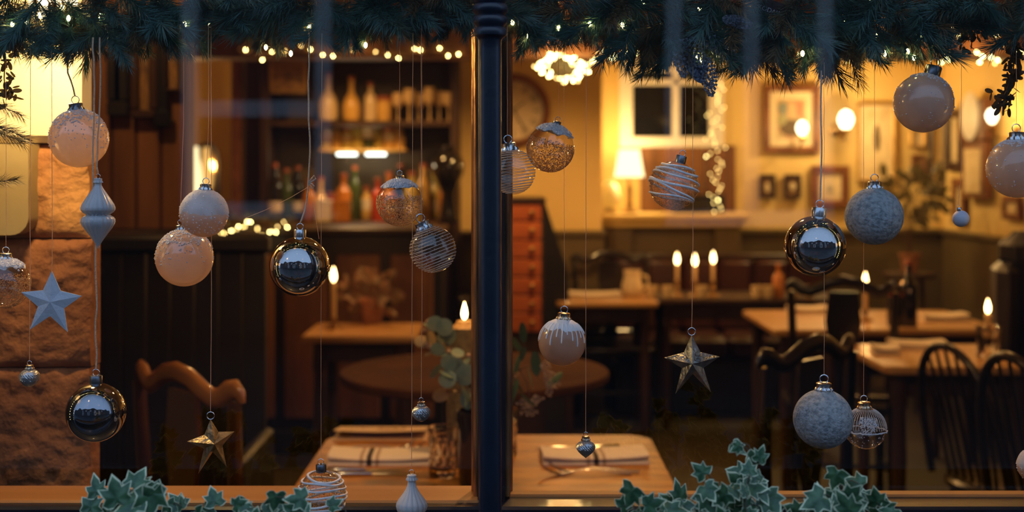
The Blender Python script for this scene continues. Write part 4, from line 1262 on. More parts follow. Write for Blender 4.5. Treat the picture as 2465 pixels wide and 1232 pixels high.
# ================================================================== chairs
M_chair = mat('polished_dark_chair', (0.07, 0.026, 0.009), 0.22, col2=(0.04, 0.015, 0.005), nscale=8, coat=.4)
M_chair_b = mat('black_chair_wood', (0.010, 0.007, 0.005), 0.28, coat=.3)
def carved_chair(loc, rz, label, m, H=.985, crest=None):
    """back lies in the local x-z plane at y = 0, the seat runs to -y"""
    t = thing('carved_chair', label, 'chair', loc, rz, group='dark wooden dining chairs')
    W = .235
    prof = [(-1.0, -.022), (-.97, -.004), (-.90, .008), (-.82, .004), (-.72, -.014), (-.60, -.020), (-.45, -.006), (-.25, .018), (0, .028),
            (.25, .018), (.45, -.006), (.60, -.020), (.72, -.014), (.82, .004), (.90, .008), (.97, -.004), (1.0, -.022)]
    rail = []; rr = []
    for u, z in prof:
        rail.append((u * W, .03 * (1 - u * u), H - .03 + z)); rr.append(.024 if abs(u) < .93 else .016)
    rr[0] = rr[-1] = .008
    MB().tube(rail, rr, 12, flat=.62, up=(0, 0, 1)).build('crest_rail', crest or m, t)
    for s in (-1, 1):
        MB().tube([(s * .20, .02, 0), (s * .20, .0, .25), (s * .20, 0, .44), (s * .205, .0, .70), (s * .215, .01, H - .05)], [.018, .022, .022, .019, .017], 10).build('rear_post', m, t)
    MB().prism([(-.045, .46), (.045, .46), (.03, .58), (.055, .70), (.075, .82), (.06, H - .05), (-.06, H - .05), (-.075, .82), (-.055, .70), (-.03, .58)], .004, .018).build('splat', m, t)
    MB().tube([(-.2, .0, .50), (.2, .0, .50)], .016, 8).build('cross_rail', m, t)
    slab(MB(), [(-.21, .01), (.21, .01), (.235, -.20), (.235, -.40), (.20, -.43), (-.20, -.43), (-.235, -.40), (-.235, -.20)][::-1], .43, .465, .008).build('seat', m, t)
    for s in (-1, 1):
        MB().lathe([(.014, 0), (.022, .04), (.018, .08), (.026, .30), (.020, .34), (.026, .38), (.024, .43)], 12).build('front_leg', m, t, (s * .19, -.38, 0))
        MB().tube([(s * .195, -.37, .16), (s * .2, 0, .18)], .011, 8).build('side_stretcher', m, t)
    MB().tube([(-.19, -.19, .17), (.19, -.19, .17)], .011, 8).build('stretcher', m, t)
    return t
carved_chair((-.775, 3.06, 0), math.radians(135), 'polished brown chair with a wavy carved crest rail beside the stone pier', M_chair, .985, mat('lit_honey_crest', (.42, .18, .05), .24, col2=(.26, .10, .03), nscale=9, coat=.5))  # lamp highlight on the crest rail is put into its lighter colour
carved_chair((.80, 3.47, 0), math.radians(225), 'black chair with a wavy carved crest rail and gold edge glints', M_chair_b, 1.0)
carved_chair((P(2022, 0, 5.45).x, 5.40, 0), math.radians(170), 'dark dining chair drawn up to the honey table by the taper', M_chair_b, 1.0)

def windsor(loc, rz, label, m, H=.96):
    t = thing('hoop_back_chair', label, 'chair', loc, rz, group='spindle chairs with bent hoop backs')
    W, H0 = .20, .45
    hoop = []
    for k in range(25):
        a_ = PI * k / 24
        hoop.append((-W * math.cos(a_), .06 + .10 * math.sin(a_) ** .7, H0 + (H - H0) * math.sin(a_) ** .62))
    MB().tube(hoop, .0135, 10).build('hoop', m, t)
    for k in range(7):
        x = -W * .72 + W * 1.44 * k / 6
        s_ = math.sqrt(max(0, 1 - (x / W) ** 2))
        MB().tube([(x * .8, .05, H0), (x * .92, .06 + .05 * s_, H0 + .25), (x, .06 + .10 * s_ ** .7, H0 + (H - H0) * s_ ** .62)], [.006, .008, .005], 7).build('spindle', m, t)
    slab(MB(), [(.21 * math.cos(2 * PI * k / 24), -.10 + .21 * math.sin(2 * PI * k / 24)) for k in range(24)], .425, .46, .01).build('seat', m, t)
    for sx in (-1, 1):
        for sy in (-1, 1):
            MB().tube([(sx * .12, -.10 + sy * .12, .43), (sx * .16, -.10 + sy * .16, .2), (sx * .20, -.10 + sy * .19, 0)], [.014, .02, .012], 8).build('leg', m, t)
        MB().tube([(sx * .165, -.10 - .165, .17), (sx * .165, -.10 + .165, .17)], .011, 8).build('stretcher', m, t)
    return t
windsor((P(2272, 0, 4.1).x + .15, 4.14, 0), math.radians(108), 'dark hoop-back spindle chair standing before the small candle table', M_chair_b, .90)
windsor((P(2425, 0, 3.45).x + .155, 3.49, 0), math.radians(106), 'dark hoop-back spindle chair cut off by the picture edge', M_chair_b)

# tall dark armchair by the side wall
t = thing('wing_armchair', 'tall black wing armchair against the side wall', 'armchair', (2.40, 5.40, 0), math.radians(-15))
M_leather = mat('black_leather', (.014, .010, .009), .45, bump=.1)
MB().bbox(-.32, .32, -.04, .14, .2, 1.20, .06).build('back', M_leather, t)
MB().bbox(-.30, .30, -.60, .0, .2, .46, .05).build('seat_cushion', M_leather, t)
for s in (-1, 1):
    MB().bbox(s * .31 - .05, s * .31 + .05, -.58, .06, .2, .64, .04).build('arm', M_leather, t)
    MB().bbox(s * .31 - .045, s * .31 + .045, -.22, .08, .64, 1.08, .04).build('wing', M_leather, t)
    for yy in (-.52, .06):
        MB().lathe([(.014, 0), (.022, .1), (.024, .2)], 10).build('leg', M_oak, t, (s * .27, yy, 0))

# banquette along the far wall
x0, x1 = P(1468, 0, 8.1).x, P(1990, 0, 8.1).x
t = thing('banquette', 'dark red-brown banquette bench behind the far tables', 'bench', ((x0 + x1) / 2, 8.1, 0))
hw = (x1 - x0) / 2
M_ban = mat('oxblood_leather', (.06, .016, .008), .45, col2=(.035, .01, .006), nscale=5)
n = 6
for k in range(n):
    a = -hw + 2 * hw * k / n
    MB().bbox(a + .004, a + 2 * hw / n - .004, 0, .10, .44, .90, .03).build('back_cushion', M_ban, t)
    MB().bbox(a + .004, a + 2 * hw / n - .004, -.42, 0, .32, .46, .03).build('seat_cushion', M_ban, t)
MB().bbox(-hw, hw, -.40, .12, 0, .32, .01).build('plinth', M_black, t)
MB().bbox(-hw - .01, hw + .01, .02, .13, .90, .93, .008).build('top_rail', M_oak, t)

carved_chair((.585, 7.60, 0), 0, 'dark high-backed chair behind the farthest pale table', M_chair_b, .97)

# ================================================================== indoor plants
M_hyd = mat('dusky_pink_leaf', (.30, .16, .10), .6, col2=(.16, .14, .07), nscale=14, trans=.25)
M_pot = mat('terracotta', (.30, .13, .06), .8)
def bush(px, py, d, rw, rh, z0, n, me_list, label, pot=True, seed=1, sc=(1, 1.6), name='potted_plant'):
    r_ = random.Random(seed)
    c = P(px, py, d)
    t = thing(name, label, 'plant', (c.x, c.y, z0))
    cz = c.z - z0
    h0 = .11 if pot else .02
    if pot:
        MB().lathe([(.04, 0), (.045, .004), (.06, .10), (.066, .10), (.066, .12), (.056, .12), (.05, .09), (.001, .085)], 20).build('pot', M_pot, t)
    for k in range(max(5, n // 8)):
        a_ = r_.uniform(0, 2 * PI); q = r_.uniform(.3, .9)
        e_ = Vector((math.cos(a_) * rw * q, math.sin(a_) * rw * q, cz + r_.uniform(-.2, .7) * rh))
        MB().tube([(0, 0, h0 - .02), (e_.x * .3, e_.y * .3, h0 + (e_.z - h0) * .5), e_], .002, 5).build('stem', M_twig, t)
    for k in range(n):
        v = Vector((r_.gauss(0, 1), r_.gauss(0, 1), r_.gauss(0, 1))).normalized() * r_.uniform(.45, 1)
        p_ = Vector((v.x * rw, v.y * rw, cz + v.z * rh))
        o = obj('leaf', me_list[r_.randrange(len(me_list))], t, p_, orient(v + Vector((r_.uniform(-.6, .6), r_.uniform(-.6, .6), r_.uniform(-.6, .6))), r_.uniform(-2, 2)))
        s_ = r_.uniform(*sc); o.scale = (s_, s_, s_)
    return t
hyd_me = leaf_mesh('leaf', .055, .045, M_hyd, .15)
c_ = TP(905, 778)
bush(895, 706, c_.y, .13, .11, TZ, 80, [hyd_me], 'leafy pinkish plant in a pot on the small table by the bar', seed=4, sc=(.7, 1.1))
big_me = leaf_mesh('leaf', .08, .04, mat('dim_green_leaf', (.10, .09, .03), .5, col2=(.16, .12, .04), nscale=9, trans=.2), .2)
st = thing('plant_stand', 'tall dark plant stand in the corner below the narrow frame', 'stand', (P(2190, 0, 7.9).x, 7.9, 0))
slab(MB(), [(.16 * math.cos(2 * PI * k / 24), .16 * math.sin(2 * PI * k / 24)) for k in range(24)], .80, .83).build('top', M_oak, st)
for k in range(3):
    a_ = 2 * PI * k / 3 + .5
    MB().tube([(.10 * math.cos(a_), .10 * math.sin(a_), .80), (.15 * math.cos(a_), .15 * math.sin(a_), 0)], .014, 8).build('leg', M_oak, st)
bush(2190, 470, 7.9, .24, .16, .83, 110, [big_me], 'bushy green plant in the corner below the narrow frame', seed=6, sc=(.8, 1.3))
M_fern = mat('bar_greenery', (.05, .06, .02), .6, col2=(.09, .07, .025), nscale=9)
gar_me = leaf_mesh('leaf', .05, .012, M_fern, .2)
t = thing('counter_garland', 'dark greenery garland lying on the end of the bar counter', 'garland', P(600, 546, 6.55))
MB().tube([(-.17, 0, .03), (-.05, 0, .045), (.1, 0, .03), (.21, 0, .02)], .006, 6).build('stem', M_twig, t)
r_ = random.Random(2)
for k in range(110):
    u = r_.uniform(-.19, .23)
    v = Vector((r_.uniform(-.6, .6), r_.gauss(0, 1), r_.gauss(.3, .8)))
    obj('leaf', gar_me, t, (u, 0, .035), orient(v, r_.uniform(-2, 2)))

# ================================================================== pine garland along the window head
M_pine = mat('pine_needle_teal', (.055, .15, .145), .38, col2=(.085, .20, .16), nscale=25, trans=.18)
M_pine2 = mat('pine_needle_backlit', (.22, .14, .06), .5, col2=(.09, .095, .05), nscale=25, trans=.22)  # warm backlight through the fringe is put into this brown needle colour
M_bark = mat('garland_wire_bark', (.05, .035, .02), .8)
def sprig_mesh(seed, L=.105, n=190, nl=.044, m=M_pine, thick=.00052):
    r_ = random.Random(seed)
    mb = MB()
    bend = Vector((0, r_.uniform(-.02, .02), r_.uniform(-.025, .01)))
    def ax(u): return Vector((L * u, 0, 0)) + bend * u * u
    mb.tube([ax(k / 5) for k in range(6)], [.0013, .0012, .0011, .001, .0008, .0005], 5)
    for k in range(n):
        u = .05 + .95 * (k + r_.random()) / n
        a_ = r_.uniform(0, 2 * PI)
        el = math.radians(r_.uniform(28, 62)) * (1 - .4 * u)
        dr = Vector((math.cos(el), math.sin(el) * math.cos(a_), math.sin(el) * math.sin(a_)))
        ln = nl * r_.uniform(.7, 1.1) * (1 - .25 * u)
        b = ax(u); e_ = b + dr * ln + Vector((0, 0, -.004 * r_.random()))
        mid = b.lerp(e_, .55) + Vector((r_.uniform(-1, 1), r_.uniform(-1, 1), r_.uniform(-1, 1))) * .0012
        h = dr.orthogonal().normalized(); w_ = dr.cross(h)
        vs = []
        for p_, q in ((b, thick), (mid, thick * 1.1)):
            for j in range(3):
                vs.append(p_ + (h * math.cos(2.094 * j) + w_ * math.sin(2.094 * j)) * q)
        vs.append(e_)
        mb.add(vs, [(0, 1, 4, 3), (1, 2, 5, 4), (2, 0, 3, 5), (3, 4, 6), (4, 5, 6), (5, 3, 6)])
    return mb.mesh('sprig', m, smooth=False)
SPR = [sprig_mesh(i, m=M_pine) for i in range(6)] + [sprig_mesh(20 + i, .09, 150, .040, M_pine2) for i in range(4)]
LONG = [sprig_mesh(40 + i, .12, 130, .055, M_pine2) for i in range(2)]

def garland(label, x_px0, x_px1, bottom, n, seed, yc=1.835):
    """bottom(px) -> pixel row the needles reach down to"""
    r_ = random.Random(seed)
    c = P((x_px0 + x_px1) / 2, -20, yc)
    t = thing('pine_garland', label, 'garland', c)
    pts = [P(x_px0 + (x_px1 - x_px0) * k / 20, -25 + 12 * math.sin(k * 1.3), yc) - c for k in range(21)]
    MB().tube(pts, .009, 8).build('core_wire', M_bark, t)
    for k in range(n):
        px = x_px0 + (x_px1 - x_px0) * ((k * .618034) % 1.0)
        bt = bottom(px)
        lay = k % 3
        if lay == 0 and k % 2:      # upper row, points forward and out
            py = r_.uniform(-50, 10); dr = Vector((r_.uniform(-.9, .9), r_.uniform(-.8, -.2), r_.uniform(-.7, .35)))
            dpt = yc - r_.uniform(.0, .05)
        elif lay != 2:    # middle
            py = r_.uniform(-10, max(10, bt - 70)); dr = Vector((r_.uniform(-.8, .8), r_.uniform(-.6, .2), r_.uniform(-1.0, -.25)))
            dpt = yc + r_.uniform(-.045, .02)
        else:             # hanging fringe
            py = max(-10, bt - r_.uniform(105, 150)); dr = Vector((r_.uniform(-.65, .65), r_.uniform(-.25, .45), -1))
            dpt = yc + r_.uniform(-.02, .06)
        me_ = SPR[r_.randrange(6)] if (lay < 2 and r_.random() < .7) else SPR[6 + r_.randrange(4)]
        if lay == 2 and px > 1500 and r_.random() < .35: me_ = LONG[r_.randrange(2)]
        p_ = P(px, py, dpt) - c
        dr.normalize()
        L_ = .105 * r_.uniform(.65, 1.0)
        o = obj('sprig', me_, t, p_, orient(dr, r_.uniform(-3, 3)))
        # keep the sprig tip above the lower edge line
        tip = py - dr.z * S(1, 1) * 0
        room = max(.06, S(max(50, bt - py + 22), dpt))
        need = max(.0, -dr.z) * .115 + .015
        s_ = min(1.0, room / need) * r_.uniform(.85, 1.08)
        o.scale = (s_, s_, s_)
    return t
def bot_l(px):
    k = [(-60, 150), (0, 135), (80, 120), (170, 130), (215, 165), (260, 150), (340, 128), (430, 125), (520, 60), (600, 60), (650, 130), (700, 125), (760, 85), (830, 110), (880, 120), (960, 85), (1040, 60), (1100, 85), (1160, 95)]
    for (a_, b_), (c2, d2) in zip(k[:-1], k[1:]):
        if a_ <= px <= c2: return b_ + (d2 - b_) * (px - a_) / (c2 - a_)
    return 110
def bot_r(px):
    k = [(1190, 80), (1240, 105), (1320, 115), (1420, 100), (1500, 110), (1540, 180), (1600, 175), (1650, 165), (1720, 175), (1790, 160), (1850, 185), (1960, 175), (2010, 175), (2060, 150), (2090, 170), (2160, 140), (2230, 130), (2290, 60), (2400, 40), (2470, 60), (2540, 80)]
    for (a_, b_), (c2, d2) in zip(k[:-1], k[1:]):
        if a_ <= px <= c2: return b_ + (d2 - b_) * (px - a_) / (c2 - a_)
    return 110
garland('dense blue-green pine garland over the pane with the fluted teardrop', -70, 1165, bot_l, 262, 5)
garland('dense pine garland with glittered sprays over the pane with the wall clock', 1195, 2590, bot_r, 298, 8)

# tiny warm bulbs tucked into the garlands
def in_garland(label, spots, watts):
    c = P(spots[0][0], spots[0][1], 1.80)
    t = thing('fairy_lights', label, 'string lights', c, group='strings of fairy lights')
    lp = [P(x, y, 1.785 + (i % 4) * .016) - c for i, (x, y) in enumerate(spots)]
    MB().tube([p_ + Vector((0, .004, .003)) for p_ in lp], .0006, 5).build('wire', M_wire, t)
    for p_ in lp:
        o = obj('bulb', bulb_me, t, p_); o.scale = (.7, .7, .7)
    return t
in_garland('tiny warm bulbs tucked in the pine garland over the plaster pillar', [(30, 60), (62, 52), (95, 38), (150, 20), (165, 45), (240, 40), (370, 40), (420, 62), (445, 60), (505, 62), (580, 18), (640, 115), (700, 130), (745, 65), (880, 110)], 0)
in_garland('tiny warm bulbs tucked in the pine garland over the wall clock', [(1234, 55), (1272, 88), (1345, 68), (1376, 86), (1420, 60), (1498, 62), (1548, 5), (1684, 20), (1675, 138), (1690, 145), (1756, 120), (1905, 62), (1932, 130), (2035, 56), (2092, 4), (2110, 88), (2130, 130), (2185, 125), (2215, 85), (2200, 140)], 0)

# glittered leaves and cones fixed to the right garland
M_glit = mat('silver_glitter', (.42, .50, .62), .35, .6, col2=(.12, .16, .24), nscale=260, detail=1, bump=.6, bscale=400)
M_teal = mat('teal_silk_leaf', (.03, .15, .12), .45, trans=.15)
cone_me = MB()
for k in range(70):
    u = k / 70
    a_ = k * 2.4
    r0_ = .010 * math.sin(PI * (.12 + .85 * u)) + .001
    c_ = Vector((.055 * u, r0_ * math.cos(a_), r0_ * math.sin(a_)))
    cone_me.octa(c_, .0028)
cone_me = cone_me.mesh('glitter_cone', M_glit)
leafg = leaf_mesh('glitter_leaf', .045, .018, M_glit, .1)
tealm = leaf_mesh('silk_leaf', .034, .015, M_teal, .2)
c0 = P(1690, 90, 1.76)
t = thing('glittered_spray', 'silver glittered cone and teal leaf spray fixed in the pine garland', 'decoration', c0)
for x, y, dx, dz in ((1675, 70, .7, -.6), (1700, 92, .5, -.4), (1655, 90, .4, -.9), (1680, 125, .3, -.9), (1700, 140, .1, -1), (1635, 95, .1, -1)):
    obj('glitter_cone', cone_me, t, P(x, y, 1.775) - c0, orient((dx, -.2, dz)))
o = obj('glitter_leaf', leafg, t, P(1738, 43, 1.76) - c0, (PI / 2 + .3, .25, 0))
for x, y in ((1642, 120), (1652, 135)):
    obj('glitter_leaf', leafg, t, P(x, y, 1.775) - c0, orient((.5, -.3, -.9), 1))
for x, y, dx, dz in ((1745, 70, -.8, -.4), (1755, 72, -.7, -.6), (1760, 105, -1, -.05), (1760, 110, .6, .1), (1765, 135, .7, .1), (1785, 125, -.4, -.6), (1788, 145, .2, -.9), (1740, 62, -.2, .5)):
    obj('silk_leaf', tealm, t, P(x, y, 1.775) - c0, orient((dx, -.3, dz), rng.uniform(-1, 1)))
MB().tube([P(x, y, 1.78) - c0 for x, y in ((1800, 60), (1795, 110), (1770, 135), (1745, 95), (1755, 70))], .0009, 5).build('stem', M_teal, t)
# dark printed tag in the garland
tg = P(1852, 20, 1.77)
t = thing('printed_tag', 'small dark printed tag tucked in the garland', 'tag', tg)
t.rotation_euler = (0, .35, 0)
MB().bbox(-.020, .020, -.001, .001, -.012, .012, .0006).build('card', mat('dark_red_card', (.03, .008, .008), .5), t)
cu = bpy.data.curves.new('tag_text', 'FONT'); cu.body = 'KODAK'; cu.size = .009; cu.align_x = 'CENTER'; cu.align_y = 'CENTER'; cu.extrude = .0001
to = bpy.data.objects.new('tag_text', cu); C.objects.link(to)
dg = bpy.context.evaluated_depsgraph_get()
me_ = bpy.data.meshes.new_from_object(to.evaluated_get(dg)); bpy.data.objects.remove(to)
me_.materials.clear(); me_.materials.append(mat('tag_print', (.6, .62, .7), .5))
obj('lettering', me_, t, (0, -.0015, -.003), (PI / 2, 0, 0))

# hanging twigs at both ends
def twig(label, path, n, d, lm, seed, sc=(.5, .8)):
    r_ = random.Random(seed)
    c = P(*path[0], d)
    t = thing('leafy_twig', label, 'twig', c, group='leafy twigs hanging from the garland')
    pts = []
    for k in range(len(path) - 1):
        for q in range(5):
            u = q / 5
            pts.append(P(path[k][0] + (path[k + 1][0] - path[k][0]) * u, path[k][1] + (path[k + 1][1] - path[k][1]) * u, d) - c)
    pts.append(P(*path[-1], d) - c)
    MB().tube(pts, [.0016 * (1 - .7 * i / len(pts)) for i in range(len(pts))], 5).build('stem', M_twig, t)
    for k in range(n):
        q = pts[r_.randrange(len(pts) // 6, len(pts))]
        a_ = r_.uniform(0, 2 * PI)
        s_ = r_.uniform(*sc)
        off = Vector((r_.gauss(0, 1), r_.gauss(0, .6), r_.gauss(-.2, 1))) * .007
        o = obj('leaf', lm, t, q + off, orient((math.cos(a_), r_.uniform(-.5, .5), math.sin(a_) - .5), r_.uniform(-2, 2)))
        o.scale = (s_, s_, s_)
    return t
box_me = leaf_mesh('leaf', .020, .010, mat('boxwood_leaf', (.075, .05, .022), .55, col2=(.05, .05, .02), nscale=30, trans=.2), .2)
twig('bushy small-leaved twig hanging by the beige bauble', [(2470, 40), (2440, 110), (2440, 170), (2420, 225), (2405, 250)], 120, 1.86, box_me, 1, (.4, .75))
twig('thin small-leaved twig reaching down from the garland end', [(2420, 20), (2385, 55), (2345, 80), (2318, 105)], 40, 1.86, box_me, 2, (.45, .7))
twig('small-leaved twig spreading above the bushy hanging twig', [(2390, 40), (2420, 95), (2440, 125), (2462, 140)], 44, 1.85, box_me, 6, (.4, .75))
twig('dark small-leaved twig trailing beside the plaster pillar', [(-10, 90), (12, 130), (10, 190), (16, 240)], 60, 1.84, box_me, 3, (.5, .8))
def pine_tip(px, py, dr, label, seed, k=2, sc=.9):
    t = thing('pine_sprig', label, 'sprig', P(px, py, 1.83), group='single pine sprigs at the window jamb')
    for q in range(k):
        o = obj('needle_branch', LONG[q % 2], t, (0, 0, .004 * q), orient(Vector(dr) + Vector((0, .15 * q, .18 * q)), q)); o.scale = (sc, sc, sc)
    return t
pine_tip(-45, 300, (1, -.1, -.45), 'spiky pine sprig poking in beside the plaster corbel', 1, 2, .55)
pine_tip(-50, 440, (1, 0, .05), 'lower spiky pine sprig at the window jamb', 2, 1, .45)
pine_tip(-40, 230, (1, .1, -.6), 'upper spiky pine sprig at the window jamb', 4, 1, .5)

# ================================================================== ornaments
M_silver = mat('silver_cap', (.62, .63, .66), .22, 1.0)
M_capd = mat('dark_pewter_cap', (.20, .21, .24), .3, 1.0)
M_goldcap = mat('pale_gold_cap', (.68, .52, .36), .25, 1.0)
M_twine = mat('jute_twine', (.70, .52, .36), .8, bump=.5, bscale=500)
M_thread = mat('fishing_line', (.85, .58, .32), .35, trans=.35)
M_pearl = mat('pearl_enamel', (.93, .74, .58), .22, col2=(.88, .67, .52), nscale=18, trans=.52, coat=1.0, coat_ior=2.3)
M_beige = mat('frosted_beige_glass', (.84, .68, .55), .3, col2=(.72, .57, .46), nscale=14, trans=.52, coat=1.0, coat_ior=2.0)
M_sugar = mat('sugar_bead', (.82, .82, .86), .25, trans=.15)
M_snow = mat('snow_flock', (.80, .83, .90), .85, bump=.8, bscale=260)
M_stonegrey = mat('stone_grey_flock', (.40, .45, .48), .9, col2=(.20, .25, .28), nscale=170, detail=14, bump=.5, bscale=220, contrast=(.42, .66))
M_chrome = mat('smoked_chrome', (.52, .50, .50), .025, 1.0)
M_chromed = mat('dark_smoked_chrome', (.32, .32, .35), .025, 1.0)
M_finial = mat('ice_grey_glaze', (.50, .56, .62), .42, col2=(.40, .46, .52), nscale=30, coat=.2)
M_finw = mat('white_matt_glaze', (.70, .69, .70), .5)
M_mini = mat('brushed_silver_glass', (.55, .57, .60), .28, .75)
M_miniw = mat('matt_lilac_white', (.62, .64, .74), .55)
M_starb = mat('pale_blue_metal', (.50, .60, .72), .5, .1, bump=.15, bscale=150)
M_starg = mat('antique_gold_foil', (.42, .33, .20), .34, .85, col2=(.24, .19, .13), nscale=70, bump=.3, bscale=140)
M_stars = mat('antique_silver_foil', (.40, .43, .43), .36, .85, col2=(.16, .18, .18), nscale=80, detail=8, bump=.4, bscale=140)
M_clear = thin_glass('blown_clear_glass', (.98, .95, .91), .10, .0, .85, 4.0)
M_glitter = mat('champagne_glitter', (.86, .62, .36), .3, .35, trans=.4)
M_white_line = mat('white_glaze_line', (.90, .92, .95), .5)
M_thinline = mat('pale_thread', (.66, .60, .56), .45)

ring_me = MB().torus((0, 0, 0), 1.0, .13, 'y', 18, 6).mesh('hook_ring', M_silver)
def cap_part(t, r, R, rotm, kind='crimp', m=M_silver, sc=1.0):
    """metal cap on top of a ball of radius R; r cap radius"""
    h = r * 1.05 * sc
    base = math.sqrt(max(0, R * R - r * r)) - R * .01
    def crimp(rr, z, a_, i):
        return rr * (1 + (.10 * math.cos(12 * a_) if i in (0, 1) else .03 * math.cos(12 * a_)))
    def plain(rr, z, a_, i): return rr
    if kind == 'crimp':
        pr = [(r * 1.12, base - .0005), (r * 1.10, base + h * .25), (r * .95, base + h * .45), (r * .98, base + h * .9), (r * .85, base + h), (r * .2, base + h * 1.02)]
        fn = crimp
    else:
        pr = [(r * .98, base - .001), (r, base + h * .2), (r * 1.0, base + h * 1.15), (r * .92, base + h * 1.25), (r * .2, base + h * 1.26)]
        fn = plain
    MB().lathe(pr, 36, m=rotm, mod=fn).build('cap', m, t)
    top = rotm @ Vector((0, 0, base + h * (1.02 if kind == 'crimp' else 1.26)))
    rr = r * .55
    o = obj('hook_ring', ring_me, t, top + rotm.to_3x3() @ Vector((0, 0, rr * .85)), rotm.to_euler())
    o.scale = (rr, rr, rr)
    return top + rotm.to_3x3() @ Vector((0, 0, rr * 1.8))

def string_part(t, top, org, path=None, thick=.00045, m=M_thread, wob=.0004, seed=0, y_top=40, dy=0.0, xtop=None, name='hanging_string'):
    """hanging line from the hook up into the garland, via optional pixel points"""
    r_ = random.Random(seed)
    d = org.y
    pts = [Vector(top)]
    if path:
        for x, y in path:
            pts.append(P(x, y, d) - org)
    else:
        w_ = org + Vector(top)
        zt_ = P(0, y_top, d).z
        xx = w_.x if xtop is None else P(xtop, 0, d).x
        pts.append(Vector((xx - org.x, dy, zt_ - org.z)))
    out = []
    for k in range(len(pts) - 1):
        n_ = max(3, int((pts[k + 1] - pts[k]).length / .02))
        for q in range(n_):
            p_ = pts[k].lerp(pts[k + 1], q / n_)
            if q: p_ = p_ + Vector((r_.uniform(-wob, wob), 0, 0))
            out.append(p_)
    out.append(pts[-1])
    MB().tube(out, thick, 6).build(name, m, t)

def scatter(t, R, n, rb, m, rotm, lo, hi, seed, name, jag=.0, off=0.0):
    """small grains on the ball between polar angles lo..hi (0 = top)"""
    r_ = random.Random(seed); mb = MB()
    for k in range(n):
        a_ = r_.uniform(0, 2 * PI)
        hi2 = hi + jag * mnoise.noise(Vector((math.cos(a_) * 2 + seed, math.sin(a_) * 2, 0)))
        c = math.cos(lo) + (math.cos(hi2) - math.cos(lo)) * r_.random()
        s_ = math.sqrt(max(0, 1 - c * c))
        mb.octa(rotm @ (Vector((s_ * math.cos(a_), s_ * math.sin(a_), c)) * (R + off)), rb * r_.uniform(.6, 1.2))
    o = mb.build(name, m, t, smooth=False)
    o['kind'] = 'stuff'
    return o

def snowcap(t, R, rotm, ang, seed, m=M_snow, name='snow_cap', th=.0010):
    mb = MB(); vs = []; fs = []; nu, nv = 64, 12
    def lim(a_):
        return ang + .16 * mnoise.noise(Vector((math.cos(a_) * 2.2 + seed, math.sin(a_) * 2.2, seed))) + .07 * mnoise.noise(Vector((math.cos(a_) * 7 + seed, math.sin(a_) * 7, seed)))
    for i in range(nv + 1):
        for j in range(nu):
            a_ = 2 * PI * j / nu
            th_ = .10 + (lim(a_) - .10) * i / nv
            rr = R + th * (1 if i < nv else -.3) + .0006 * mnoise.noise(Vector((a_ * 9, th_ * 30, seed)))
            vs.append(rotm @ Vector((rr * math.sin(th_) * math.cos(a_), rr * math.sin(th_) * math.sin(a_), rr * math.cos(th_))))
    for i in range(nv):
        for j in range(nu):
            fs.append((i * nu + j, (i + 1) * nu + j, (i + 1) * nu + (j + 1) % nu, i * nu + (j + 1) % nu))
    mb.add(vs, fs).build(name, m, t)

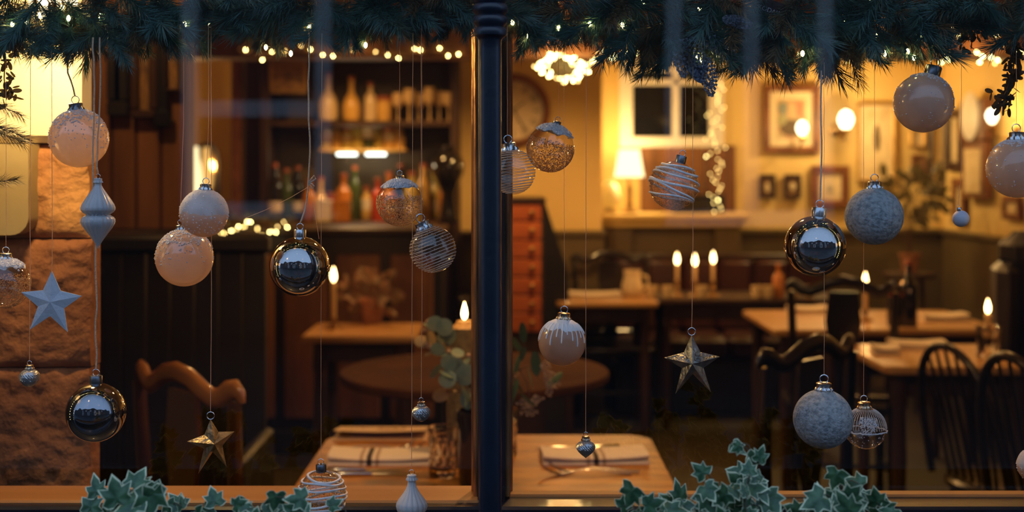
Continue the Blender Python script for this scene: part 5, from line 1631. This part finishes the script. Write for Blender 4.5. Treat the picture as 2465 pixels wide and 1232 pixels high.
def bauble(px, py, rpx, d, label, kind, cap=None, capm=None, capk='crimp', capr=.24, seed=1, path=None, y_top=40, xtop=None, name='bauble', twine=False, nostring=False, mball=None):
    org = P(px, py, d)
    t = thing(name, label, 'bauble', org, group='baubles hanging in the window')
    R = S(rpx, d)
    ang = 0.0
    if cap:
        ang = math.atan2(cap[0] - px, py - cap[1])
    rotm = Matrix.Rotation(ang, 4, 'Y')
    big = MB().sphere((0, 0, 0), R, 56, 36)
    if kind == 'pearl':
        big.build('ball', mball or M_pearl, t, angle=180)
        scatter(t, R, 520, .0017, M_sugar, rotm, .15, 1.0, seed, 'sugar_beads', .6)
        scatter(t, R, 200, .0013, M_sugar, rotm, .9, 1.7, seed + 5, 'sugar_beads', .6)
    elif kind == 'frost':
        big.build('ball', mball or M_pearl, t, angle=180)
        snowcap(t, R, rotm, 1.62, seed, mat('thin_white_frost', (.74, .72, .72), .7, col2=(.66, .62, .60), nscale=60, trans=.25), 'frost_coat', .0003)
        scatter(t, R, 320, .0012, M_sugar, rotm, .2, 2.6, seed, 'sugar_beads')
    elif kind == 'beige':
        big.build('ball', mball or M_beige, t, angle=180)
        snowcap(t, R, rotm, .42, seed, M_sugar, 'sugar_crust', .0004)
        scatter(t, R, 420, .0016, M_sugar, rotm, .15, .75, seed, 'sugar_beads', .5)
        scatter(t, R, 130, .0012, M_sugar, rotm, .8, 2.4, seed + 3, 'sugar_beads')
    elif kind == 'chrome':
        big.build('ball', mball or M_chrome, t, angle=180)
    elif kind == 'stone':
        big.build('ball', M_stonegrey, t, angle=180)
    elif kind == 'mini':
        big.build('ball', mball or M_miniw, t, angle=180)
    elif kind == 'glitter':
        big.build('ball', M_clear, t, angle=180)
        snowcap(t, R, rotm, .85, seed)
        scatter(t, R, 420, .0021, M_sugar, rotm, .1, .85, seed, 'sugar_beads', .3, .0008)
        scatter(t, R * .985, 2600, .0009, M_glitter, rotm, 1.25, 3.1, seed + 1, 'glitter', .25)
    elif kind == 'striped':
        big.build('ball', M_clear, t, angle=180)
        pts = []
        turns = 17
        for k in range(turns * 40):
            th_ = .35 + (2.75 - .35) * k / (turns * 40)
            a_ = 2 * PI * k / 40
            pts.append(rotm @ Vector((R * 1.003 * math.sin(th_) * math.cos(a_), R * 1.003 * math.sin(th_) * math.sin(a_), R * 1.003 * math.cos(th_))))
        MB().tube(pts, .00042, 5).build('wound_thread', M_thinline, t)
        scatter(t, R, 120, .0006, M_glitter, rotm, .4, 2.6, seed, 'glitter')
    elif kind == 'swirl':
        big.build('ball', M_clear, t, angle=180)
        scatter(t, R * .985, 2000, .0008, M_glitter, rotm, .5, 3.1, seed + 1, 'glitter')
        r_ = random.Random(seed)
        for k in range(6):
            th0 = .72 + .27 * k
            pts = []
            tl = r_.uniform(-.12, .22); ph = r_.uniform(0, 6)
            for j in range(64):
                a_ = 2 * PI * j / 64
                th_ = th0 + tl * math.cos(a_ - ph) + .03 * math.sin(3 * a_ + ph)
                pts.append(Vector((math.sin(th_) * math.cos(a_), math.sin(th_) * math.sin(a_), math.cos(th_))) * (R + .0006))
            MB().tube([rotm @ p_ for p_ in pts], .0016 * r_.uniform(.75, 1.15), 6, closed=True).build('white_swirl', M_white_line, t)
    elif kind == 'drip':
        big.build('ball', mat('pale_amber_glass', (.78, .58, .42), .2, col2=(.66, .46, .32), nscale=22, trans=.5, coat=.5), t, angle=180)
        snowcap(t, R, rotm, .98, seed, M_white_line, 'white_glaze', .0004)
        for k in range(26):
            a_ = 2 * PI * k / 26 + .05
            L_ = 1.02 + .60 * ((k * 7) % 5) / 5
            pts = [rotm @ (Vector((math.sin(th_) * math.cos(a_), math.sin(th_) * math.sin(a_), math.cos(th_))) * (R + .0002)) for th_ in [.5 + (L_ - .5) * q / 8 + .12 for q in range(9)]]
            MB().tube(pts, [.0009] * 7 + [.0011, .0008], 6).build('drip', M_white_line, t)
        scatter(t, R, 160, .0007, M_sugar, rotm, .2, .9, seed, 'sugar_beads')
    elif kind == 'scene':
        big.build('ball', M_clear, t, angle=180)
        mb = MB(); r_ = random.Random(3)
        for k in range(44):
            a_ = 2 * PI * k / 44
            pts = [Vector((math.sin(th_) * math.cos(a_), math.sin(th_) * math.sin(a_), math.cos(th_))) * (R * 1.002) for th_ in [.4 + 1.15 * q / 8 for q in range(9)]]
            MB().tube(pts, .0004, 5).build('rib', M_thinline, t)
        MB().tube([Vector((math.sin(1.68) * math.cos(2 * PI * j / 60), math.sin(1.68) * math.sin(2 * PI * j / 60), math.cos(1.68))) * (R + .0006) + Vector((0, 0, .0008 * r_.uniform(-1, 1))) for j in range(60)], [.0011 * r_.uniform(.6, 1.4) for _ in range(60)], 6, closed=True).build('snow_band', M_snow, t)
        scatter(t, R, 200, .0011, M_sugar, Matrix.Rotation(-.4, 4, 'Y') @ Matrix.Rotation(1.25, 4, 'X'), .0, .42, 5, 'snow_patch', .3)
        scatter(t, R, 60, .0008, M_sugar, rotm, 1.8, 2.6, 7, 'sugar_beads')
    top = cap_part(t, R * capr, R, rotm, capk, capm or M_silver)
    if not nostring:
        string_part(t, top, org, path, .0012 if twine else .0003, M_twine if twine else M_thread, .0011 if twine else .0003, seed, y_top, 0, xtop)
    return t

bauble(190, 333, 70, 1.815, 'pearl bauble with silver crust hanging before the plaster pillar', 'pearl', (183, 258), M_capd, seed=2, path=[(163, 175), (166, 90)], twine=True)
bauble(491, 513, 58, 1.745, 'white frosted bauble touching the pearl bauble below it', 'frost', (495, 450), M_silver, seed=3, path=[(502, 300), (502, 55)])
bauble(444, 620, 69, 1.845, 'pearl bauble with sugar beads half behind the white frosted bauble', 'pearl', (436, 548), M_silver, capr=.17, seed=4, path=[(442, 300), (442, 55)])
bauble(721, 641, 72, 1.78, 'dark mirror bauble hanging on knotted twine', 'chrome', (722, 565), M_silver, 'plain', .20, seed=5, path=[(735, 500), (742, 440), (746, 330), (742, 200), (744, 70)], twine=True)
bauble(962, 488, 56, 1.80, 'glitter-filled clear bauble with a snowy top before the bar', 'glitter', (962, 430), M_goldcap, capr=.2, seed=6, y_top=60)
bauble(1042, 600, 56, 1.77, 'clear bauble wound with slanting pale threads', 'striped', (1018, 540), M_silver, capr=.33, seed=7, path=[(1014, 500), (1014, 60)])
bauble(1234, 413, 55, 1.74, 'clear bauble with level thread stripes partly behind the window post', 'striped', (1224, 345), M_silver, capr=.32, seed=8, y_top=60)
bauble(1325, 357, 58, 1.85, 'glitter-filled clear bauble with a snowy top before the wall clock', 'glitter', (1340, 298), M_capd, capr=.18, seed=19, y_top=120)
bauble(1622, 446, 59, 1.78, 'clear bauble with white glaze swirls hanging beside the table lamp', 'swirl', (1638, 388), M_capd, 'plain', .22, seed=10, path=[(1650, 360), (1650, 170)])
bauble(1353, 823, 57, 1.79, 'peach bauble with white glaze dripping from its top', 'drip', (1357, 763), M_goldcap, capr=.27, seed=11, path=[(1358, 400), (1358, 120)])
bauble(1962, 592, 73, 1.76, 'dark mirror bauble hanging before the framed pictures', 'chrome', (1971, 513), M_silver, 'plain', .24, seed=12, path=[(1978, 340), (1977, 170)], twine=True)
bauble(2104, 520, 69, 1.81, 'blue-grey stone bauble touching the mirror bauble', 'stone', (2105, 450), M_silver, capr=.24, seed=13, y_top=130)
bauble(2223, 248, 71, 1.79, 'frosted beige bauble with glittering top below the garland', 'beige', (2243, 180), M_capd, 'plain', .27, seed=14, y_top=130)
bauble(2448, 405, 71, 1.78, 'frosted beige bauble cut off by the picture edge below the leafy twig', 'beige', (2447, 335), M_silver, capr=.26, seed=15, y_top=120)
bauble(2313, 526, 20, 1.79, 'tiny white matt bauble hanging alone before the side wall', 'mini', (2309, 505), M_silver, 'plain', .30, seed=16, path=[(2313, 420), (2315, 110)])
bauble(1981, 1008, 71, 1.74, 'low blue-grey stone bauble with silver crimped cap above the ivy', 'stone', (1983, 933), M_silver, capr=.26, seed=17, y_top=150)
bauble(2083, 1030, 50, 1.85, 'small clear bauble with a snow scene behind the low stone bauble', 'scene', (2080, 968), M_goldcap, capr=.30, seed=18, y_top=150)
bauble(2492, 1120, 42, 1.78, 'white frosted bauble mostly past the picture edge low in the window', 'frost', None, M_silver, seed=20, y_top=100)
bauble(12, 682, 60, 1.80, 'glitter-filled clear bauble with a snowy top cut off by the picture edge', 'glitter', (14, 608), M_silver, capr=.24, seed=21, y_top=120)
bauble(231, 992, 71, 1.735, 'black mirror bauble hanging below the fluted teardrop', 'chrome', (231, 910), M_capd, 'plain', .21, seed=22, path=[(232, 700), (231, 585), (222, 560), (224, 400), (226, 170), (224, 90)], twine=True, mball=M_chromed)
bauble(775, 1190, 58, 1.77, 'clear bauble with white glaze swirls resting low by the sill', 'swirl', (773, 1126), M_capd, 'plain', .22, seed=23, path=[(773, 700), (775, 80)])

# twine bow on the mirror bauble's twine and stray thread
t = [o for o in bpy.data.objects if o.name.startswith('bauble') and o.get('label', '').startswith('dark mirror bauble hanging on knotted')][0]
og = Vector(t.location)
def tw(pts, r_=.0011): MB().tube([P(x, y, 1.78) - og for x, y in pts], r_, 6).build('twine_knot', M_twine, t)
tw([(742, 440), (752, 428), (756, 422), (760, 430), (752, 436), (744, 440)])
tw([(742, 440), (750, 442), (756, 448), (752, 455), (744, 442)])
MB().tube([P(x, y, 1.78) - og for x, y in ((742, 450), (700, 475), (640, 505), (590, 525))], .0003, 5).build('stray_thread', M_thread, t)
MB().tube([P(x, y, 1.78) - og for x, y in ((742, 445), (756, 500), (768, 575))], .0003, 5).build('stray_thread', M_thread, t)

# fluted teardrop ornaments
def finial(px, py0, py1, wpx, d, label, shape, m, flutes=16, twist=0.0, name='teardrop_ornament', cat='ornament', path=None, y_top=60, twine=False, capm=None, capr=.15, group='fluted glass ornaments', depth=.06):
    zt_, zb = P(0, py0, d).z, P(0, py1, d).z
    org = Vector((P(px, 0, d).x, d, (zt_ + zb) / 2))
    t = thing(name, label, cat, org, group=group)
    H = zt_ - zb; R = S(wpx, d) / 2
    def fl(r, z, a_, i):
        return r * (1 - depth * (1 - abs(math.cos(flutes / 2 * (a_ + twist * z / H)))) * (1 if r > R * .2 else 0))
    prof = [(max(.0006, R * r), -H / 2 + H * z) for z, r in shape]
    # refine
    fine = []
    for (r0_, z0), (r1_, z1) in zip(prof[:-1], prof[1:]):
        for q in range(3):
            fine.append((r0_ + (r1_ - r0_) * q / 3, z0 + (z1 - z0) * q / 3))
    fine.append(prof[-1])
    MB().lathe(fine, 96, mod=fl).build('body', m, t, angle=60)
    tp = cap_part(t, R * capr * 1.5, .0001, Matrix.Translation((0, 0, H / 2 - .0012)), 'crimp', capm or m)
    if y_top is not None:
        string_part(t, tp, org, path, .0011 if twine else .0004, M_twine if twine else M_thread, .0008 if twine else .0002, px, y_top)
    return t, org, R, H
DBL = [(0, .01), (.03, .05), (.12, .28), (.20, .50), (.30, .80), (.36, .95), (.40, 1.0), (.44, .98), (.47, .90), (.490, .76), (.505, .66), (.520, .76), (.54, .88), (.575, .99), (.61, 1.0), (.66, .93), (.73, .76), (.82, .52), (.90, .30), (.94, .22), (.95, .21), (1.0, .21)]
t, og, R_, H_ = finial(236, 437, 598, 81, 1.735, 'ice grey fluted double teardrop on twine before the wood partition', DBL, M_finial, 18, path=[(233, 400), (238, 300), (242, 170), (240, 90)], twine=True, capr=.16)
band = MB()
for k in range(22):
    a_ = 2 * PI * k / 22
    band.sphere((R_ * .66 * math.cos(a_), R_ * .66 * math.sin(a_), H_ * .005), .0013, 8, 6)
band.build('bead_band', M_silver, t)
ONION = [(0, .01), (.05, .12), (.18, .38), (.28, .60), (.32, .80), (.33, .78), (.36, .62), (.40, .80), (.46, .95), (.52, 1.0), (.58, .97), (.64, .84), (.72, .62), (.80, .42), (.87, .30), (.92, .26), (.93, .25), (1.0, .25)]
finial(991, 1152, 1290, 76, 1.75, 'white fluted onion-shaped ornament low by the sill', ONION, M_finw, 16, capr=.2, path=[(992, 700), (994, 80)])
DROP = [(0, .02), (.06, .16), (.18, .46), (.32, .74), (.48, .95), (.60, 1.0), (.72, .94), (.84, .70), (.92, .42), (.96, .30), (1.0, .28)]
finial(1410, 1057, 1102, 48, 1.76, 'small silver spiral drop hanging over the corner napkin', DROP, M_mini, 22, 2.2, path=[(1410, 700), (1411, 140)], capm=M_goldcap, capr=.26, group='small silver spiral drops', depth=.14)
ROUND = [(0, .05), (.08, .42), (.2, .70), (.36, .92), (.54, 1.0), (.70, .95), (.84, .74), (.93, .44), (.97, .30), (1.0, .28)]
finial(1014, 974, 1015, 47, 1.77, 'small silver spiral bauble hanging over the tumbler', ROUND, M_mini, 22, 2.2, path=[(1016, 700), (1015, 60)], capm=M_goldcap, capr=.26, group='small silver spiral drops', depth=.14)
finial(71, 886, 932, 49, 1.79, 'small silver spiral bauble hanging before the stone pier', ROUND, M_mini, 22, 2.2, path=[(72, 700), (74, 120)], capm=M_goldcap, capr=.26, group='small silver spiral drops', depth=.14)

# stars
def star(px, py, d, outer, label, m, thick, tilt=(0, 0, 0), path=None, y_top=60, inner=.40, ring=True, ridge=True):
    org = P(px, py, d)
    t = thing('star_ornament', label, 'star', org, group='hanging metal stars')
    mb = MB()
    pts = []
    for k, (x, y) in enumerate(outer):
        o_ = P(x, y, d) - org
        pts.append(o_)
    full = []
    n = len(pts)
    for k in range(n):
        a_, b_ = pts[k], pts[(k + 1) % n]
        full.append(a_)
        mid = (a_ + b_) / 2
        full.append(mid.normalized() * (sum(p_.length for p_ in pts) / n * inner))
    vs = [Vector((v.x, 0, v.z)) for v in full]
    ang = Matrix.Rotation(tilt[2], 4, 'Z') @ Matrix.Rotation(tilt[0], 4, 'X')
    e_ = .0006
    front = [v + Vector((0, -e_, 0)) for v in vs]; back = [v + Vector((0, e_, 0)) for v in vs]
    allv = front + back + [Vector((0, -thick, 0)), Vector((0, thick, 0))]
    N = len(vs); fs = []
    for k in range(N):
        q = (k + 1) % N
        fs += [(2 * N, k, q), (2 * N + 1, N + q, N + k), (k, N + k, N + q, q)]
    mb.add([ang @ v for v in allv], fs).build('star_body', m, t, smooth=False)
    top = ang @ (Vector((pts[0].x, 0, pts[0].z)))
    if ring:
        rr = S(9, d)
        o = obj('hook_ring', ring_me, t, top + Vector((0, 0, rr * .9))); o.scale = (rr, rr, rr)
        top = top + Vector((0, 0, rr * 1.9))
    string_part(t, top, org, path, .00042, M_thread, .0002, px, y_top)
    return t
star(124, 726, 1.75, [(125, 652), (197, 712), (163, 799), (72, 793), (51, 703)], 'flat pale blue metal star before the stone pier', M_starb, .0055, path=[(126, 560), (124, 120)], ring=False, inner=.44)
star(512, 1062, 1.775, [(507, 1008), (563, 1042), (545, 1126), (478, 1137), (452, 1058)], 'faceted antique gold star hanging beside the carved chair', M_starg, .020, (0, 0, .35), [(509, 700), (508, 60)], inner=.40)
star(1667, 870, 1.765, [(1665, 806), (1732, 857), (1711, 943), (1626, 949), (1599, 862)], 'faceted antique silver star hanging before the candle tables', M_stars, .022, (0, 0, -.15), [(1668, 640), (1668, 160)], inner=.40)

# ================================================================== ivy in the window box outside
M_ivy = bpy.data.materials.new('variegated_ivy'); M_ivy.use_nodes = True
nt = M_ivy.node_tree; b = nt.nodes['Principled BSDF']
at = nt.nodes.new('ShaderNodeAttribute'); at.attribute_name = 'edge'
tc = nt.nodes.new('ShaderNodeTexCoord')
ns = nt.nodes.new('ShaderNodeTexNoise'); ns.inputs['Scale'].default_value = 70; ns.inputs['Detail'].default_value = 3
nt.links.new(tc.outputs['Object'], ns.inputs['Vector'])
r1 = nt.nodes.new('ShaderNodeValToRGB')
r1.color_ramp.elements[0].position = .38; r1.color_ramp.elements[1].position = .62
r1.color_ramp.elements[0].color = (.022, .070, .026, 1); r1.color_ramp.elements[1].color = (.07, .15, .06, 1)
nt.links.new(ns.outputs['Fac'], r1.inputs['Fac'])
ad = nt.nodes.new('ShaderNodeMath'); ad.operation = 'MULTIPLY_ADD'; ad.inputs[1].default_value = .5; ad.inputs[2].default_value = -.22
nt.links.new(ns.outputs['Fac'], ad.inputs[0])
sm = nt.nodes.new('ShaderNodeMath'); sm.operation = 'ADD'
nt.links.new(at.outputs['Fac'], sm.inputs[0]); nt.links.new(ad.outputs[0], sm.inputs[1])
r2 = nt.nodes.new('ShaderNodeValToRGB')
r2.color_ramp.elements[0].position = .80; r2.color_ramp.elements[1].position = .96
nt.links.new(sm.outputs[0], r2.inputs['Fac'])
mxc = nt.nodes.new('ShaderNodeMix'); mxc.data_type = 'RGBA'
nt.links.new(r2.outputs['Color'], mxc.inputs['Factor'])
nt.links.new(r1.outputs['Color'], mxc.inputs['A']); mxc.inputs['B'].default_value = (.80, .80, .50, 1)
nt.links.new(mxc.outputs['Result'], b.inputs['Base Color'])
b.inputs['Roughness'].default_value = .4
def ivy_mesh(seed, S_=.027):
    r_ = random.Random(seed)
    lob = [(0, 1.0), (22, .62), (34, .50), (52, .80), (66, .60), (82, .48), (105, .66), (128, .52), (150, .42), (172, .22)]
    out = []
    for a_, q in lob: out.append((a_, q * r_.uniform(.93, 1.07)))
    full = [(a_, q) for a_, q in out] + [(-a_, q * r_.uniform(.95, 1.05)) for a_, q in out[1:]][::-1]
    mb = MB(); vs = [(0, 0, .0)]; atv = [0.0]
    rings = (.45, .80, 1.0)
    N = len(full)
    for ri, fct in enumerate(rings):
        for a_, q in full:
            th_ = math.radians(a_)
            rr = q * fct * S_
            z = -.12 * S_ * (q * fct) ** 2 + .05 * S_ * math.cos(5 * th_) * fct
            vs.append((rr * math.cos(th_), rr * math.sin(th_), z)); atv.append((.15, .62, 1.0)[ri])
    fs = [(0, 1 + k, 1 + (k + 1) % N) for k in range(N)]
    for ri in range(2):
        for k in range(N):
            a_ = 1 + ri * N + k; b_ = 1 + ri * N + (k + 1) % N
            fs.append((a_, a_ + N, b_ + N, b_))
    return mb.add(vs, fs, atv).mesh('leaf', M_ivy, attr='edge')
IVY = [ivy_mesh(i) for i in range(6)]
M_ivystem = mat('ivy_stem', (.10, .085, .05), .7)
t = thing('window_box', 'long dark planter box below the shop window outside', 'planter', (0, 1.50, .86))
MB().box(-1.0, 1.0, -.085, .05, 0, .02).box(-1.0, 1.0, -.085, -.07, .02, .16).box(-1.0, 1.0, .035, .05, .02, .16).box(-1.0, -.985, -.07, .035, .02, .16).box(.985, 1.0, -.07, .035, .02, .16).build('box', M_navy, t, smooth=False)
MB().box(-.985, .985, -.07, .035, .02, .135).build('soil', mat('soil', (.03, .02, .012), .95), t, smooth=False)
for x in (-.8, .8):
    MB().bbox(x - .02, x + .02, -.05, .05, -.10, 0, .004).build('bracket', M_iron, t)
def ivy(label, vines, seed):
    """vines: list of pixel paths from the soil upward; leaves grow along them"""
    r_ = random.Random(seed)
    d = 1.49
    p0 = vines[0][0][0]
    c = Vector((P(p0[0], 0, d).x, d, .99))
    t = thing('ivy_plant', label, 'ivy', c, group='variegated ivy plants in the window box')
    for path, n, sc in vines:
        dep = d + r_.uniform(-.045, .02)
        base = Vector((P(path[0][0], 0, dep).x, dep, .99)) - c
        pts = [base] + [P(x, y, dep) - c for x, y in path]
        fine = []
        for k in range(len(pts) - 1):
            for q in range(5): fine.append(pts[k].lerp(pts[k + 1], q / 5))
        fine.append(pts[-1])
        MB().tube(fine, [.0016 * (1 - .6 * i / len(fine)) for i in range(len(fine))], 6).build('stem', M_ivystem, t)
        n = int(n * 1.25)
        for k in range(n):
            i = 3 + (len(fine) - 4) * k // max(1, n - 1) if n > 1 else len(fine) - 1
            q = fine[min(i, len(fine) - 1)]
            a_ = r_.uniform(0, 2 * PI)
            off = Vector((r_.gauss(0, .014), -abs(r_.gauss(0, .012)), r_.gauss(.004, .010))) * sc
            e_ = q + off
            MB().tube([q, q.lerp(e_, .5) + Vector((0, 0, .003)), e_], .0007, 5).build('petiole', M_ivystem, t)
            nrm = Vector((r_.gauss(0, .45), -1, r_.gauss(.35, .4))).normalized()
            quat = nrm.to_track_quat('Z', 'Y').to_matrix() @ Matrix.Rotation(r_.uniform(0, 2 * PI), 3, 'Z')
            o = obj('leaf', IVY[r_.randrange(6)], t, e_, quat.to_euler())
            s_ = sc * r_.uniform(.75, 1.15); o.scale = (s_, s_, s_)
    return t
ivy('variegated ivy tuft rising beside the black mirror bauble', [([(310, 1240), (315, 1195)], 5, 1.0), ([(340, 1240), (345, 1200)], 4, .9), ([(240, 1245), (220, 1215)], 4, .9), ([(280, 1240), (270, 1205)], 4, .9), ([(330, 1245), (300, 1225)], 4, 1.0)], 1)
ivy('low ivy leaves between the ivy tuft and the swirled bauble', [([(410, 1245), (412, 1215)], 4, .75), ([(490, 1250), (500, 1222)], 5, .75), ([(560, 1248), (575, 1212)], 5, .7), ([(620, 1250), (635, 1225)], 5, .75), ([(690, 1250), (700, 1210)], 4, .7), ([(840, 1255), (828, 1218)], 2, .5), ([(720, 1250), (725, 1225)], 3, .7)], 2)
ivy('low ivy clump under the window table corner', [([(1560, 1245), (1560, 1205)], 5, .9), ([(1600, 1245), (1600, 1195)], 5, .85), ([(1530, 1250), (1535, 1222)], 4, .8), ([(1660, 1245), (1665, 1205)], 5, .9), ([(1620, 1250), (1640, 1225)], 5, .9)], 3)
ivy('tall ivy with a bare-tipped upright shoot', [([(1790, 1240), (1800, 1160), (1815, 1110), (1803, 1072)], 9, .62), ([(1740, 1240), (1722, 1180), (1712, 1150)], 7, .85), ([(1790, 1245), (1790, 1190), (1808, 1150)], 8, .9), ([(1830, 1240), (1835, 1190)], 6, .9), ([(1760, 1245), (1755, 1190)], 7, .95), ([(1700, 1250), (1715, 1215)], 4, .8)], 4)
ivy('broad ivy clump below the low stone bauble', [([(2010, 1245), (2020, 1180), (2035, 1160)], 7, .95), ([(1920, 1245), (1915, 1205)], 6, .95), ([(1980, 1245), (1975, 1190)], 8, 1.0), ([(2080, 1250), (2095, 1205)], 5, .85), ([(1880, 1248), (1870, 1205)], 6, .9), ([(2110, 1250), (2120, 1222)], 4, .8), ([(2040, 1250), (2045, 1210)], 5, .9)], 5)

# warm string lights wound round the inside of the window frame, mirrored in the baubles
pts = []
for k in range(26): pts.append(Vector((-.96 + .012 * math.sin(k), 1.735, 1.02 + .042 * k)))
for k in range(40): pts.append(Vector((-.92 + 1.84 * k / 39, 1.735, 2.14 + .012 * math.sin(k * 1.7))))
for k in range(26): pts.append(Vector((.96 + .012 * math.sin(k), 1.735, 2.11 - .042 * k)))
cq = Vector((0, 1.735, 2.14))
t = thing('fairy_lights', 'warm string lights wound round the inside of the shop window frame', 'string lights', cq, group='strings of fairy lights')
MB().tube([p_ - cq for p_ in pts], .0011, 5).build('wire', M_wire, t)
for p_ in pts:
    o = obj('bulb', bulb_me, t, p_ - cq); o.scale = (.9, .9, .9)
for x, z in ((-.9, 1.4), (-.45, 2.08), (0, 2.08), (.45, 2.08), (.9, 1.4)):
    lamp('string_glow', (x, 0, z - 2.14), .22, WARM, .05, t)
